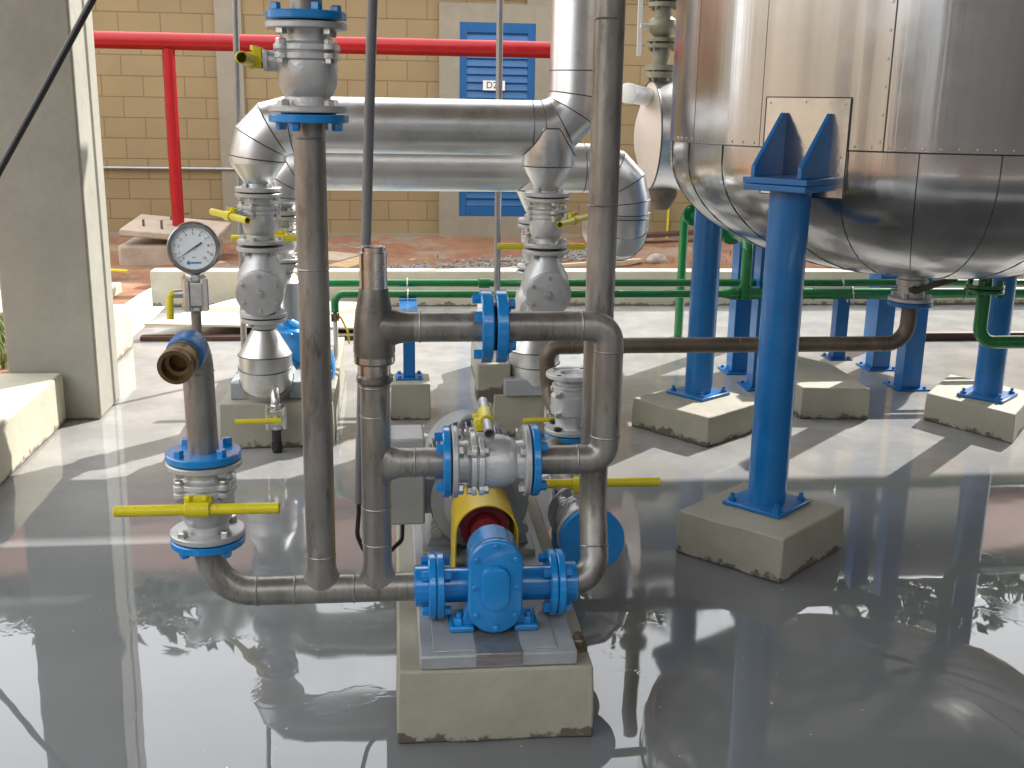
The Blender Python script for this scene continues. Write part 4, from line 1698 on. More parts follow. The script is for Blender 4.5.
# ---- gear pump
XP = at(496, 590, 2.62).x
YF = 2.625
zp0, zp1 = at(493, 634, YF).z, at(493, 541, YF).z
zpc = ZH
t = thing('gear_pump', 'bright blue gear pump with oval front cover on the foreground pad', 'pump', (XP, Y0, 0.25))


def stadium(w, h, n=14):
    """half-width w, half-height h > w"""
    p = []
    for i in range(n + 1):
        a = math.pi * i / n
        p.append((w * math.cos(a), h - w + w * math.sin(a)))
    for i in range(n + 1):
        a = math.pi + math.pi * i / n
        p.append((w * math.cos(a), -(h - w) + w * math.sin(a)))
    return p


hz = (zp1 - zp0) / 2
zm = (zp1 + zp0) / 2
hw = 0.0715


def stad_ring(w, h, y):
    return [V((XP + x, y, zm + z)) for x, z in stadium(w, h)]


mb = MB()
mb.loft([stad_ring(hw - 0.006, hz - 0.006, YF), stad_ring(hw - 0.001, hz - 0.001, YF + 0.003), stad_ring(hw, hz, YF + 0.008), stad_ring(hw, hz, YF + 0.026), stad_ring(hw - 0.002, hz - 0.002, YF + 0.028)])
mb.loft([stad_ring(0.026, 0.052, YF - 0.013), stad_ring(0.034, 0.060, YF - 0.011), stad_ring(0.040, 0.066, YF + 0.002)])
cv = mb.build('front_cover', BLUE, t, sharp=50)
mb = MB()
for px_, pz_ in [(0.055 * math.cos(a), (hz - hw + 0.0) + 0.055 * math.sin(a)) for a in (R(20), R(90), R(160))] + [(0.055 * math.cos(a), -(hz - hw) + 0.055 * math.sin(a)) for a in (R(200), R(270), R(340))] + [(-0.055, 0), (0.055, 0)]:
    mb.lathe([(0, 0.0075), (0.004, 0.0075), (0.005, 0.006)], (XP + px_, YF, zm + pz_), -Y_, 12)
mb.build_each('cover_screw', BLUE, cv)
mb = MB()
mb.loft([stad_ring(hw - 0.004, hz - 0.004, YF + 0.0285), stad_ring(hw - 0.004, hz - 0.006, YF + 0.13), stad_ring(hw - 0.012, hz - 0.02, YF + 0.145)])
mb.lathe([(0, 0.062), (0.012, 0.062), (0.09, 0.050), (0.10, 0.045), (0.11, 0.034), (0.15, 0.030)], (XP, YF + 0.13, zm + 0.012), Y_, 32)
mb.build('casing', BLUE, t, sharp=40)
for s, xf in ((-1, XPF_L), (1, XPF_R)):
    mb = MB()
    x0 = xf - s * 0.012 - s * 0.002
    x0 = (XPF_L + 0.014) if s < 0 else (XPF_R - 0.014)
    mb.lathe([(0, 0.047), (abs(x0 - XP) - 0.02, 0.047)], (XP, Y0, ZH), (s, 0, 0), 28)
    flange_geo(mb, (x0, Y0, ZH), (-s, 0, 0), r=0.090, rb=0.071, t=0.02)
    mb.build('flange', BLUE, t)
for s in (-1, 1):
    mb = MB()
    mb.box((XP + s * 0.085 - 0.033, YF + 0.02, 0.2435), (XP + s * 0.085 + 0.033, YF + 0.13, 0.262))
    mb.prism([(0.02 * s, 0), (0.09 * s, 0), (0.062 * s, 0.09), (0.05 * s, 0.12)], X_, Z_, Y_, (XP, YF + 0.035, 0.258), 0.03)
    ft = mb.build('foot', BLUE, t, bevel=0.006)
    mb = MB()
    mb.hexa((XP + s * 0.092, YF + 0.045, 0.2615), Z_, 0.016, 0.016)
    mb.cyl((XP + s * 0.092, YF + 0.045, 0.27), (XP + s * 0.092, YF + 0.045, 0.292), 0.008, 10)
    mb.build('foot_bolt', BLUE, ft)
mb = MB()
q = V((XP - 0.002, YF + 0.17, zm + 0.012 + 0.059))
mb.obox(q, (0.022, 0, 0), (0, 0.02, -0.0025), (0, 0.0002, 0.0015))
mb.build('name_plate', BRASS, t)

# ---- base plate, motor, coupling, guard
t = thing('base_plate', 'pale grey steel base plate carrying the blue pump and grey motor', 'base plate', (XP, 3.1, 0.2))
mb = MB()
mb.box((XP - 0.20, 2.532, 0.202), (XP + 0.205, 3.80, 0.240))
mb.build('bed', PLATE, t, bevel=0.005)
mb = MB()
mb.box((XP - 0.165, 2.552, 0.2402), (XP + 0.155, 2.90, 0.2434))
mb.build('mounting_pad', PLATE, t, bevel=0.003)
mb = MB()
mb.box((XP - 0.058, 2.527, 0.212), (XP + 0.06, 2.80, 0.2455))
mb.build('shim', BARESH, t, bevel=0.002)
mb = MB()
pb = at(578, 640, 2.62)
mb.lathe([(0, 0.026), (0.012, 0.026)], (pb.x, 2.62, 0.201), Z_, 20)
mb.hexa((pb.x, 2.62, 0.213), Z_, 0.021, 0.02)
mb.cyl((pb.x, 2.62, 0.23), (pb.x, 2.62, 0.245), 0.012, 12)
mb.build('anchor_nut', RUST, t)

YM0 = 3.10
zmo = 0.424
MR = 0.143
t = thing('electric_motor', 'grey finned electric motor behind the yellow coupling guard', 'motor', (XP, 3.3, 0.236))
mb = MB()
mb.lathe([(0, 0.05), (0.0, 0.085), (0.03, 0.11), (0.04, MR + 0.005), (0.075, MR + 0.005), (0.08, MR - 0.012)], (XP, YM0, zmo), Y_, 48)
mb.build('end_shield', GREYM, t)
mb = MB()
mb.cyl((XP, YM0 + 0.078, zmo), (XP, YM0 + 0.44, zmo), MR - 0.014, 48)
for k in range(44):
    a = 2 * math.pi * k / 44
    e = V((math.cos(a), 0, math.sin(a)))
    f_ = V((-e.z, 0, e.x))
    if math.sin(a) < -0.5:
        continue
    mb.obox(V((XP, YM0 + 0.26, zmo)) + e * (MR - 0.002), e * 0.016, f_ * 0.0022, V((0, 0.175, 0)))
mb.build('finned_frame', GREYM, t)
mb = MB()
mb.lathe([(0, MR + 0.004), (0.02, MR + 0.008), (0.12, MR + 0.006), (0.14, MR - 0.02)], (XP, YM0 + 0.44, zmo), Y_, 48)
mb.build('fan_cowl', GREYM, t)
mb = MB()
for k in (R(35), R(145), R(-35), R(215)):
    c = V((XP + math.cos(k) * (MR + 0.016), YM0 + 0.042, zmo + math.sin(k) * (MR + 0.016)))
    mb.lathe([(0.04, 0.02), (0, 0.02), (0, 0.013), (-0.004, 0.012)], c, Y_, 18)
mb.build_each('lug', GREYM, t)
for s in (-1, 1):
    mb = MB()
    mb.box((XP + s * 0.13 - 0.045, YM0 + 0.05, 0.237), (XP + s * 0.13 + 0.045, YM0 + 0.42, 0.262))
    mb.prism([(0.07 * s, 0), (0.16 * s, 0), (0.115 * s, 0.11)], X_, Z_, Y_, (XP, YM0 + 0.1, 0.26), 0.27)
    mb.build('foot', GREYM, t, bevel=0.004)
mb = MB()
mb.torus((XP - 0.02, YM0 + 0.22, zmo + MR + 0.045), Y_, 0.03, 0.009, 28, 8)
mb.build('lifting_eye', GREYM, t)
tb0, tb1 = at(388, 526, 3.17), at(425, 439, 3.17)
mb = MB()
mb.box((tb0.x, 3.17, tb0.z), (tb1.x, 3.33, tb1.z))
tb = mb.build('terminal_box', GREYBOX, t, bevel=0.008)
mb = MB()
mb.box((tb0.x - 0.012, 3.165, tb0.z + 0.03), (tb0.x + 0.002, 3.335, tb1.z + 0.012))
mb.build('lid', GREYBOX, tb, bevel=0.003)
mb = MB()
mb.box((tb1.x - 0.01, 3.19, zmo - 0.05), (XP - MR + 0.02, 3.31, zmo + 0.06))
mb.build('box_neck', GREYM, tb)

t = thing('shaft_coupling', 'maroon shaft coupling between the blue pump and the grey motor', 'coupling', (XP, 2.98, zm))
mb = MB()
zs = zm + 0.03
mb.lathe([(0, 0.02), (0.0, 0.042), (0.03, 0.05), (0.032, 0.07), (0.062, 0.07), (0.064, 0.05), (0.115, 0.042)], (XP, 2.935, zs), Y_, 36)
mb.build('hub', MAROON, t)
mb = MB()
mb.lathe([(0, 0.021), (0.10, 0.021)], (XP, 2.87, zs), Y_, 20)
mb.build('shaft', RUST, t)

t = thing('coupling_guard', 'arched yellow coupling guard over the maroon coupling', 'guard', (XP, 2.98, 0.236))
mb = MB()
gw = 0.090
zg = zs + 0.005
outl, inl = [], []
for i in range(25):
    a = math.pi * i / 24
    outl.append((gw * math.cos(a), zg + gw * math.sin(a)))
    inl.append(((gw - 0.004) * math.cos(a), zg + (gw - 0.004) * math.sin(a)))
poly = [(gw, 0.238)] + outl + [(-gw, 0.238), (-gw + 0.004, 0.238)] + inl[::-1] + [(gw - 0.004, 0.238)]
mb.prism(poly, X_, Z_, Y_, (XP, 2.90, 0), 0.21)
mb.build('arch', GUARD, t)

# conduit and motor cable
c0, c1 = at(372.5, -5, 3.0), at(359, 503, 3.0)
t = thing('motor_conduit', 'grey conduit hanging behind the middle riser with a black motor cable', 'conduit', tuple(c1))
mb = MB()
e = (c0 - c1).normalized()
mb.hollow(c0 + e * 1.2, c1, 0.0138, 0.011, 0.05, 20)
mb.build('conduit', PVC, t)
mb = MB()
pts = [c1 + e * 0.03, c1 - e * 0.03, at(357, 535, 3.0), at(366, 555, 3.03), at(388, 553, 3.08), at(402, 540, 3.15), V((tb0.x + 0.045, 3.25, tb0.z - 0.02)), V((tb0.x + 0.045, 3.25, tb0.z + 0.01))]
mb.tube(pts, 0.0068, bend=0.06, n=10)
mb.build('cable', BLACK, t)


# ================================================================ FILTER LINE behind the discharge riser
xF = at(591, 538, 3.03).x
zF = at(591, 538, 3.03).z
xVv, YVv = at(571, 372, 4.0).x, 4.0
zVt = at(571, 372, 4.0).z
zVb = at(571, 431, 4.0).z
hvS = (zVt - zVb) / 2 / HV
t = thing('filter_run', 'low steel pipe run with a round blue flange end behind the discharge riser', 'pipework', (xF, 3.4, zF - 0.1))
zTee = zVb - 0.16
mb = MB()
mb.tube([(xF, 3.06, zF), (xF, 3.9, zF), (xVv, YVv, zF + 0.005), (xVv, YVv, zVb - 0.02)], PR, bend=[0.06, 0.06], n=24)
mb.build('pipe', STEEL, t)
mb = MB()
flange_geo(mb, (xF, 3.03, zF), -Y_, r=0.098, t=0.022, bolts=False)
mb.build('blue_flange', BLUE, t)
mb = MB()
flange_geo(mb, (xVv, YVv, zVb - 0.004), -Z_)
mb.build('flange', BLUE, t)
mb = MB()
mb.box((xF - 0.03, 3.55, 0.001), (xF + 0.03, 3.61, zF - PR + 0.002))
mb.build('stand', LEGBLUE, t)
fvb = ball_valve((xF - 0.005, 3.145, zF), Y_, V((0.0, 0.1, 1)), 'silver ball valve lying behind the discharge riser, with long yellow bar to the right')
for ch in COL.objects:
    if ch.parent == fvb and ch.name.startswith('bar'):
        ch.data = ch.data.copy()
        ch.data.transform(M.Diagonal((1.2, 1, 1, 1)))

# upright valve with an open top flange
t = thing('gate_valve', 'upright silver valve body with open top flange left of the discharge riser', 'valve', (xVv, YVv, zVb))
H_ = zVt - zVb
mb = MB()
mb.lathe([(0.016, 0.06), (0.03, 0.054), (H_ * 0.30, 0.058), (H_ * 0.32, 0.072), (H_ * 0.62, 0.074), (H_ * 0.64, 0.064), (H_ * 0.74, 0.064), (H_ * 0.76, 0.07), (H_ * 0.80, 0.07), (H_ * 0.82, 0.056), (H_ - 0.014, 0.058)], (xVv, YVv, zVb), Z_, 36)
bd = mb.build('body', SILVER, t)
mb = MB()
mb.lathe([(0, 0.092), (0.003, 0.095), (0.014, 0.095), (0.017, 0.092)], (xVv, YVv, zVb), Z_, 40)
mb.build('flange', SILVERD, t)
mb = MB()
mb.lathe([(-0.018, 0.092), (-0.015, 0.095), (-0.003, 0.095), (0, 0.092), (0.0, 0.068), (-0.003, 0.066), (-0.003, 0.04), (-0.05, 0.038)], (xVv, YVv, zVt), Z_, 40)
fo = mb.build('flange', SILVER, t)
mb = MB()
for k in range(4):
    a = R(45 + 90 * k)
    c = V((xVv + 0.076 * math.cos(a), YVv + 0.076 * math.sin(a), zVt + 0.0005))
    mb.lathe([(-0.002, 0.0095), (0.0006, 0.0095)], c, Z_, 14)
    mb.hexa((c.x, c.y, zVb + 0.017), Z_, 0.0145, 0.014)
mb.build('bolt_hole', BLACK, fo)
mb = MB()
for k in range(4):
    a = R(45 + 90 * k)
    for z in (0.3, 0.63):
        c = V((xVv + 0.078 * math.cos(a), YVv + 0.078 * math.sin(a), zVb + H_ * z))
        mb.hexa(c, Z_, 0.013, 0.02)
mb.build_each('stud', ZINC, bd)

# ================================================================ INSULATED LINES AND THE TWO REAR PUMPS
YS1, YS2 = 5.15, 5.66
RI = 0.124
xA1 = at(259, 200, YS1).x
xB1 = at(547, 200, YS1).x
xA2 = at(280, 225, YS2).x
xB2 = at(538, 225, YS2).x
zH1 = at(400, 126, YS1).z
zH2 = at(400, 166, YS2).z
xR1 = at(578, 40, YS1).x
xR2 = at(627, 180, YS2).x


def clad(pts, bend, r, name, parent, arc=3, n=36, extra=()):
    """segmented insulation cladding with lap seams at the mitres"""
    mb = MB()
    mb.tube(pts, r, bend=bend, n=n, arc=arc)
    p = fillet(pts, bend, arc)
    mb.mi = 1
    for i in range(1, len(p) - 1):
        a, b = (p[i] - p[i - 1]).normalized(), (p[i + 1] - p[i]).normalized()
        if (p[i] - p[i - 1]).length < 1e-4:
            continue
        d = (a + b).normalized()
        mb.torus(p[i], d, r * 1.012, 0.0028, 36, 6)
    for c, d in extra:
        mb.torus(V(c), V(d), r * 1.001, 0.0026, 36, 6)
    return mb.build(name, [ALU, SEAM], parent, sharp=16)


def cone(mb, p, d, L, r0, r1, straight=0.0):
    mb.lathe(([(0, r0), (straight, r0)] if straight else [(0, r0)]) + [(straight + L, r1), (straight + L + 0.002, r1 * 0.4)], p, d, 36)


zc1 = at(259, 163, YS1).z                     # cone under the left elbow starts
zfA = at(259, 186, YS1).z
t = thing('insulated_header', 'aluminium clad insulated header in front: left elbow, tee at right and upturned end', 'insulated pipe', (xA1, YS1, zfA))
clad([(xA1, YS1, zc1), (xA1, YS1, zH1), (xR1, YS1, zH1), (xR1, YS1, 3.6)], 0.15, RI, 'cladding', t, extra=[((at(531, 120, YS1).x, YS1, zH1), X_), ((at(400, 120, YS1).x - 0.35, YS1, zH1), X_), ((xR1, YS1, at(578, 71, YS1).z), Z_)])
mb = MB()
cone(mb, (xA1, YS1, zc1 + 0.001), -Z_, zc1 - zfA - 0.002, RI - 0.002, 0.055)
mb.build('cone', ALU, t)
zt2, zc2 = at(547, 166, YS1).z, at(547, 190, YS1).z
mb = MB()
mb.lathe([(zH1 - zt2, RI * 0.97), (0, RI * 0.97), (zc2 - zt2, 0.055), (zc2 - zt2 - 0.002, 0.03)], (xB1, YS1 - 0.012, zt2), Z_, 36)
mb.build('tee', ALU, t)
mb = MB()
ysd = YS1 - 0.012
mb.torus((xB1, ysd, zt2), Z_, RI * 0.975, 0.0026, 36, 6)
pts = []
for k in range(0, 25):
    a = math.pi + math.pi * k / 24
    x, y = RI * 0.975 * math.cos(a), RI * 0.975 * math.sin(a)
    yy = y - 0.012
    z = zH1 - math.sqrt(max(0, (RI * 1.006) ** 2 - yy * yy)) if abs(yy) < RI * 1.006 else zH1
    pts.append((xB1 + x, ysd + y, z))
mb.tube(pts, 0.0028, bend=0.01, n=6)
mb.build('seam', SEAM, t)

zc3 = at(282, 200, YS2).z
zfA2 = at(282, 213, YS2).z
zEnd = at(628, 222, YS2).z
t = thing('insulated_header', 'aluminium clad insulated header behind: its right end turns down left of the tank', 'insulated pipe', (xA2, YS2, zfA2))
clad([(xA2, YS2, zc3), (xA2, YS2, zH2), (xR2, YS2, zH2), (xR2, YS2, zEnd - 0.09), (xR2 + 0.02, YS2 + 0.7, zEnd - 0.11)], [0.15, 0.17, 0.15], RI, 'cladding', t, extra=[((at(583, 165, YS2).x, YS2, zH2), X_), ((xR2, YS2, zEnd + 0.02), Z_)])
mb = MB()
cone(mb, (xA2, YS2, zc3 + 0.001), -Z_, zc3 - zfA2 - 0.002, RI - 0.002, 0.055)
mb.build('cone', ALU, t)
zt3, zc4 = at(537, 190, YS2).z, at(537, 216, YS2).z
mb = MB()
mb.lathe([(zH2 - zt3, RI * 0.97), (0, RI * 0.97), (zc4 - zt3, 0.055), (zc4 - zt3 - 0.002, 0.03)], (xB2, YS2, zt3), Z_, 36)
mb.build('tee', ALU, t)
mb = MB()
mb.torus((xB2, YS2, zt3), Z_, RI * 0.975, 0.0026, 36, 6)
mb.build('seam', SEAM, t)


def make_check_valve():
    """axis local Z, round inspection cover toward local +Y"""
    t = thing('check_valve', 'x', 'valve', (0, 0, 0), 'silver check valves with a round bolted cover')
    h = 0.145
    mb = MB()
    mb.lathe([(-h + 0.01, 0.058), (-0.09, 0.062), (-0.05, 0.092), (0, 0.102), (0.04, 0.095), (0.09, 0.066), (h - 0.01, 0.06)], (0, 0, 0), Z_, 40)
    mb.lathe([(0, 0.086), (0.10, 0.088)], (0, 0, -0.02), V((0, 1, -0.12)), 40)
    mb.build('body', SILVER, t)
    d = V((0, 1, -0.12)).normalized()
    c = V((0, 0, -0.02)) + d * 0.1
    mb = MB()
    mb.lathe([(0, 0.092), (0.003, 0.095), (0.02, 0.095), (0.024, 0.088)], c, d, 44)
    cvr = mb.build('cover', SILVERD, t)
    mb = MB()
    mb.lathe([(0.023, 0.02), (0.030, 0.018)], c, d, 20)
    mb.hexa(c + d * 0.029, d, 0.012, 0.01)
    for k in range(6):
        a = R(60 * k + 30)
        x, y = frame(d)
        mb.hexa(c + (x * math.cos(a) + y * math.sin(a)) * 0.076 + d * 0.023, d, 0.009, 0.008)
    mb.build_each('cover_bolt', ZINC, cvr)
    for s in (-1, 1):
        mb = MB()
        flange_geo(mb, (0, 0, s * (h - 0.018)), (0, 0, s), r=0.098, t=0.018, bolts=False)
        for k in range(4):
            a = R(45 + 90 * k)
            q = V((0.078 * math.cos(a), 0.078 * math.sin(a), s * (h - 0.018)))
            mb.hexa(q, V((0, 0, -s)), 0.013, 0.016)
        mb.build('flange', SILVERD, t)
        mb = MB()
        mb.cyl((0, 0, s * (h + 0.0005)), (0, 0, s * (h + 0.006)), 0.07, 32)
        mb.build('gasket', BLACK, t)
    return t


CVP = make_check_valve()


def counter_flange(x, Y, z, d, lab):
    """silver weld-neck flange closing the cone above or below a valve"""
    mb = MB()
    flange_geo(mb, (x, Y, z), (0, 0, d), r=0.105, t=0.02)
    mb.lathe([(0.02, 0.07), (0.05, 0.056)], (x, Y, z), (0, 0, d), 30)
    o = rebase(mb.build('weld_neck_flange', SILVERD), (x, Y, z))
    solo(o, lab, 'flange')


SC = 1.12


def stack(x, Y, py_valve, py_check, stem, names, cx, first=[True], check=True):
    zv = at(cx, py_valve, Y).z
    zk = zv - (0.1025 + 0.145) * SC - 0.012
    ball_valve((x, Y, zv), Z_, stem, names[0], SC)
    counter_flange(x, Y, zv + 0.1025 * SC + 0.006, 1, names[2])
    zb = zv - 0.1025 * SC - 0.006
    if check:
        o = CVP if first[0] else copy_tree(CVP)
        first[0] = False
        place(o, (x, Y, zk), Z_, V((0.0, -1, 0)), SC)
        o['label'] = names[1]
        zb = zk - 0.145 * SC - 0.008
    counter_flange(x, Y, zb, -1, names[3])
    return zb


zA = stack(xA1, YS1, 218, 284, V((-0.88, -0.47, 0)), ('silver ball valve under the left insulated elbow, yellow bar aimed at the gauge', 'silver check valve with round cover right of the gauge', 'silver flange directly under the left insulated elbow', 'silver flange on the cone of the insulated bottle at left'), 259)
zA2 = stack(xA2, YS2, 238, 290, -Y_, ('silver ball valve half hidden behind the left valve stack', 'silver check valve half hidden behind the left valve stack', 'silver flange under the rear header, half hidden behind the left stack', 'silver flange above the rear left clad riser'), 282, check=False)
zB = stack(xB1, YS1, 222, 290, V((0.88, -0.47, 0)), ('silver ball valve under the insulated tee at centre right, yellow bar to its right', 'silver check valve with round cover just left of the tall discharge riser', 'silver flange directly under the insulated tee', 'silver flange hidden behind the bypass pipe under the centre check valve'), 547)
zB2 = stack(xB2, YS2, 246, 300, -Y_, ('silver ball valve peeping out left behind the centre valve stack', 'silver check valve behind the centre valve stack', 'silver flange under the rear tee, behind the centre stack', 'silver flange low behind the centre valve stack'), 537)


def suction_bottle(x, Y, zt, lab, cxp):
    t = thing('insulated_bottle', lab, 'insulated pipe', (x, Y, 0.3))
    z1 = zt - 0.055
    z2 = z1 - 0.12
    zb = zt - 0.37
    mb = MB()
    mb.lathe([(0, 0.03), (-0.001, 0.056), (z2 - z1, RI)], (x, Y, z1), Z_, 36)
    mb.build('cone', ALU, t)
    clad([(x, Y, z2 - 0.001), (x, Y, zb), (x + 0.02, Y + 0.34, zb - 0.01)], 0.14, RI, 'cladding', t, arc=3)
    mb = MB()
    mb.torus((x, Y, z2 - 0.001), Z_, RI * 1.0, 0.003, 36, 6)
    mb.build('seam', SEAM, t)
    return zb


zbA = suction_bottle(xA1, YS1, zA, 'silver clad bottle elbow below the left check valve, behind the gauge pipe', 265)
zbB = suction_bottle(xB1 - 0.03, YS1 + 0.1, zB, 'pale clad elbow behind the open topped silver valve', 530)


def rear_pump(x, z, Y, x2, ztop, lab, xpad):
    """blue volute, silver clad discharge, bearing bracket and motor on a grey base"""
    t = thing('centrifugal_pump', lab, 'pump', (x, Y, 0.22))
    mb = MB()
    mb.lathe([(0, 0.12), (0.005, 0.205), (0.03, 0.215), (0.10, 0.215), (0.13, 0.19), (0.16, 0.12)], (x, Y, z), Y_, 48)
    mb.build('volute', BLUE, t)
    mb = MB()
    for k in range(12):
        a = R(30 * k)
        mb.hexa((x + 0.19 * math.cos(a), Y + 0.004, z + 0.19 * math.sin(a)), -Y_, 0.014, 0.014)
    mb.build_each('casing_bolt', BLUE, t)
    mb = MB()
    mb.tube([(x + 0.12, Y + 0.07, z + 0.12), (x2, Y + 0.1, z + 0.22), (x2, YS2, ztop - 0.05)], 0.06, bend=0.08, n=24)
    mb.build('discharge_neck', BLUE, t)
    mb = MB()
    mb.lathe([(0, 0.07), (0.14, 0.06), (0.2, 0.09), (0.24, 0.09)], (x, Y + 0.15, z), Y_, 28)
    mb.box((x - 0.05, Y + 0.2, 0.3), (x + 0.05, Y + 0.36, z - 0.03))
    mb.build('bearing_bracket', LEGBLUE, t)
    mb = MB()
    mb.prism([(-0.14, 0), (0.14, 0), (0.10, 0.05), (-0.10, 0.05)], X_, Z_, Y_, (x, Y + 0.02, 0.30), 0.1)
    mb.box((x - 0.1, Y + 0.02, 0.35), (x - 0.07, Y + 0.12, z - 0.08))
    mb.box((x + 0.07, Y + 0.02, 0.35), (x + 0.1, Y + 0.12, z - 0.08))
    mb.build('foot', BLUE, t)
    mb = MB()
    mb.cyl((x, Y + 0.42, z), (x, Y + 0.85, z), 0.14, 40)
    for k in range(36):
        a = 2 * math.pi * k / 36
        e = V((math.cos(a), 0, math.sin(a)))
        mb.obox(V((x, Y + 0.62, z)) + e * 0.148, e * 0.012, V((-e.z, 0, e.x)) * 0.002, V((0, 0.17, 0)))
    mb.box((x - 0.11, Y + 0.45, 0.3), (x + 0.11, Y + 0.8, z - 0.1))
    mb.build('motor', GREYM, t)
    mb = MB()
    mb.prism([(-0.17, 0), (-0.16, 0.145), (0.16, 0.145), (0.17, 0)], X_, Z_, Y_, (x, Y + 0.4, z - 0.01), 0.03)
    mb.build('guard', YEL, t)
    mb = MB()
    mb.box((xpad[0], YS1 - 0.02 + 0.02, 0.217), (xpad[1], Y + 0.9, 0.30))
    mb.build('base_frame', PLATE, t, bevel=0.006)
    return t


rear_pump(xA1 + 0.09, zbA + 0.02, 5.50, xA2, zA2 - 0.18, 'blue centrifugal pump behind the left clad bottle on its grey base', (-0.755, -0.31))
RPB = rear_pump(xB1 - 0.06, zbB + 0.0, 5.62, xB2, zB2, 'blue centrifugal pump behind the bypass flange, mostly hidden', (0.55, 1.02))
a, b = at(477, 403, 5.2), at(511, 364, 5.2)
mb = MB()
mb.box((a.x, 5.2, a.z), (b.x, 5.34, b.z))
RPB['_base'] = tuple(RPB.location)
mb.build('pedestal', PADC, RPB, bevel=0.008)
# clad riser of the left pump discharge
mb = MB()
mb.lathe([(-0.34, RI * 0.8), (-0.10, RI * 0.8), (-0.055, 0.06)], (xA2, YS2, zA2), Z_, 36)
o = rebase(mb.build('clad_riser', ALU), (xA2, YS2, zA2 - 0.3))
solo(o, 'silver clad upright behind the left valve stack, over the blue pump', 'insulated pipe')

# drain cock under the left bottle
q = at(276, 417, 5.0)
place(SV, q, Z_, V((0.1, -1, 0)), 1.75)
SV['label'] = 'small zinc drain valve with yellow lever hanging before the left pad'
mb = MB()
mb.tube([(-0.012, 0.034, 0.0), (0.03, 0.038, 0.001), (0.105, 0.04, 0.002)], 0.007, 0.02, 10)
mb.hexa((0, 0.034, 0), Y_, 0.01, 0.006)
lv = mb.build('lever', YEL)
lv.parent = SV
mb = MB()
mb.cyl((0, 0, -0.034), (0, 0, -0.155), 0.0125, 14)
mb.cyl((0, 0, -0.07), (0, 0, -0.09), 0.0145, 14)
np_ = mb.build('hose_nipple', BLACK)
np_.parent = SV
mb = MB()
mb.tube([(0, 0, 0.03), (0, 0, 0.06), (0.0, -0.2, 0.09)], 0.0125, 0.03, 12)
mb.build('nipple', ZINC).parent = SV

d2 = copy_tree(SV)
place(d2, at(554, 416, 5.12), Z_, V((0.1, -1, 0)), 1.6)
d2['label'] = 'small zinc drain valve with yellow lever left of the open topped silver valve'

# ================================================================ GREEN WATER LINES AND THEIR POSTS
YG = 5.98
zg1 = at(560, 294, YG).z
YG2 = 6.12
zg2 = at(560, 283, YG2).z
xg0 = at(341, 293, YG).x
xgt = at(745, 292, YG).x
t = thing('green_pipe', 'lower green water pipe running along the basin with an elbow at its left end', 'pipe', (xg0, YG, zg1))
mb = MB()
qd = at(335, 312, YG)
mb.tube([(qd.x, YG, qd.z), (qd.x, YG, zg1), (xgt, YG, zg1)], 0.0215, bend=0.05, n=20)
mb.cyl((xgt - 0.02, YG, zg1), (7.5, YG, zg1), 0.033, 22)
mb.lathe([(-0.14, 0.0215), (-0.08, 0.035), (-0.05, 0.035)], (xgt, YG, zg1), X_, 22)
for x in (1.0, xgt + 0.12, 2.4, 3.3):
    mb.torus((x, YG, zg1), X_, 0.0225 if x < xgt else 0.034, 0.003, 22, 6)
mb.build('pipe', GREEN, t)
Yb_ = 7.5
pz = at(690, 213, Yb_)
zgt = pz.z
mb = MB()
mb.tube([(xgt, YG, zg1), (xgt, YG, zgt), (pz.x, Yb_ - 0.02, zgt)], 0.0315, bend=0.075, n=22)
mb.lathe([(-0.03, 0.04), (0.05, 0.04)], (xgt, YG, zg1), Z_, 22)
mb.build('branch', GREEN, t)
for k in (0.26, 0.92):
    mb = MB()
    c = V((xgt, YG, zgt)).lerp(V((pz.x, Yb_, zgt)), k)
    d = (V((pz.x, Yb_, zgt)) - V((xgt, YG, zgt))).normalized()
    flange_geo(mb, c, d, r=0.075, t=0.018, rb=0.058)
    flange_geo(mb, c - d * 0.004, -d, r=0.075, t=0.018, rb=0.058)
    mb.build('flange', GREEN, t)
mb = MB()
mb.tube([(pz.x, Yb_ - 0.02, zgt), (pz.x - 0.02, Yb_ + 0.06, zgt), (pz.x - 0.02, Yb_ + 0.06, 0.001)], 0.031, bend=0.06, n=22)
mb.build('upright', GREEN, t)
xl2 = at(280, 280, YG2).x
t = thing('green_pipe', 'upper green water pipe running behind the lower one', 'pipe', (0, YG2, zg2))
mb = MB()
mb.cyl((xl2, YG2, zg2), (7.5, YG2, zg2), 0.0215, 20)
x = at(484, 283, YG2).x
mb.lathe([(-0.035, 0.021), (-0.03, 0.029), (0.03, 0.029), (0.035, 0.021)], (x, YG2, zg2), X_, 20)
mb.build('pipe', GREEN, t)
# cock and hose on the left end
gv = copy_tree(SV)
for ch in [c for c in COL.objects if c.parent == gv]:
    if not ch.name.startswith(('body', 'tie_bolt', 'stem')):
        bpy.data.objects.remove(ch)
place(gv, (qd.x, YG, qd.z - 0.03), Z_, V((0.9, -0.3, 0)), 0.75)
gv.name = 'water_cock'
gv['label'] = 'small bronze cock with yellow lever at the end of the green pipe'
for ch in [c for c in COL.objects if c.parent == gv]:
    ch.data = ch.data.copy()
    ch.data.materials.clear()
    ch.data.materials.append(BRASS)
mb = MB()
mb.tube([(0, 0.03, 0.012), (0, 0.045, 0.0), (-0.0, 0.095, -0.10), (0, 0.105, -0.19)], 0.008, 0.05, 8)
mb.build('lever', YEL).parent = gv
mb = MB()
hp = [(qd.x, YG, qd.z - 0.05), (qd.x + 0.002, YG, qd.z - 0.14), (qd.x + 0.005, YG - 0.05, qd.z - 0.24), (qd.x - 0.05, YG - 0.12, qd.z - 0.30), (qd.x - 0.25, YG - 0.2, 0.1)]
mb.tube(hp, 0.013, 0.08, 12)
o = rebase(mb.build('hose', HOSE), hp[-1])
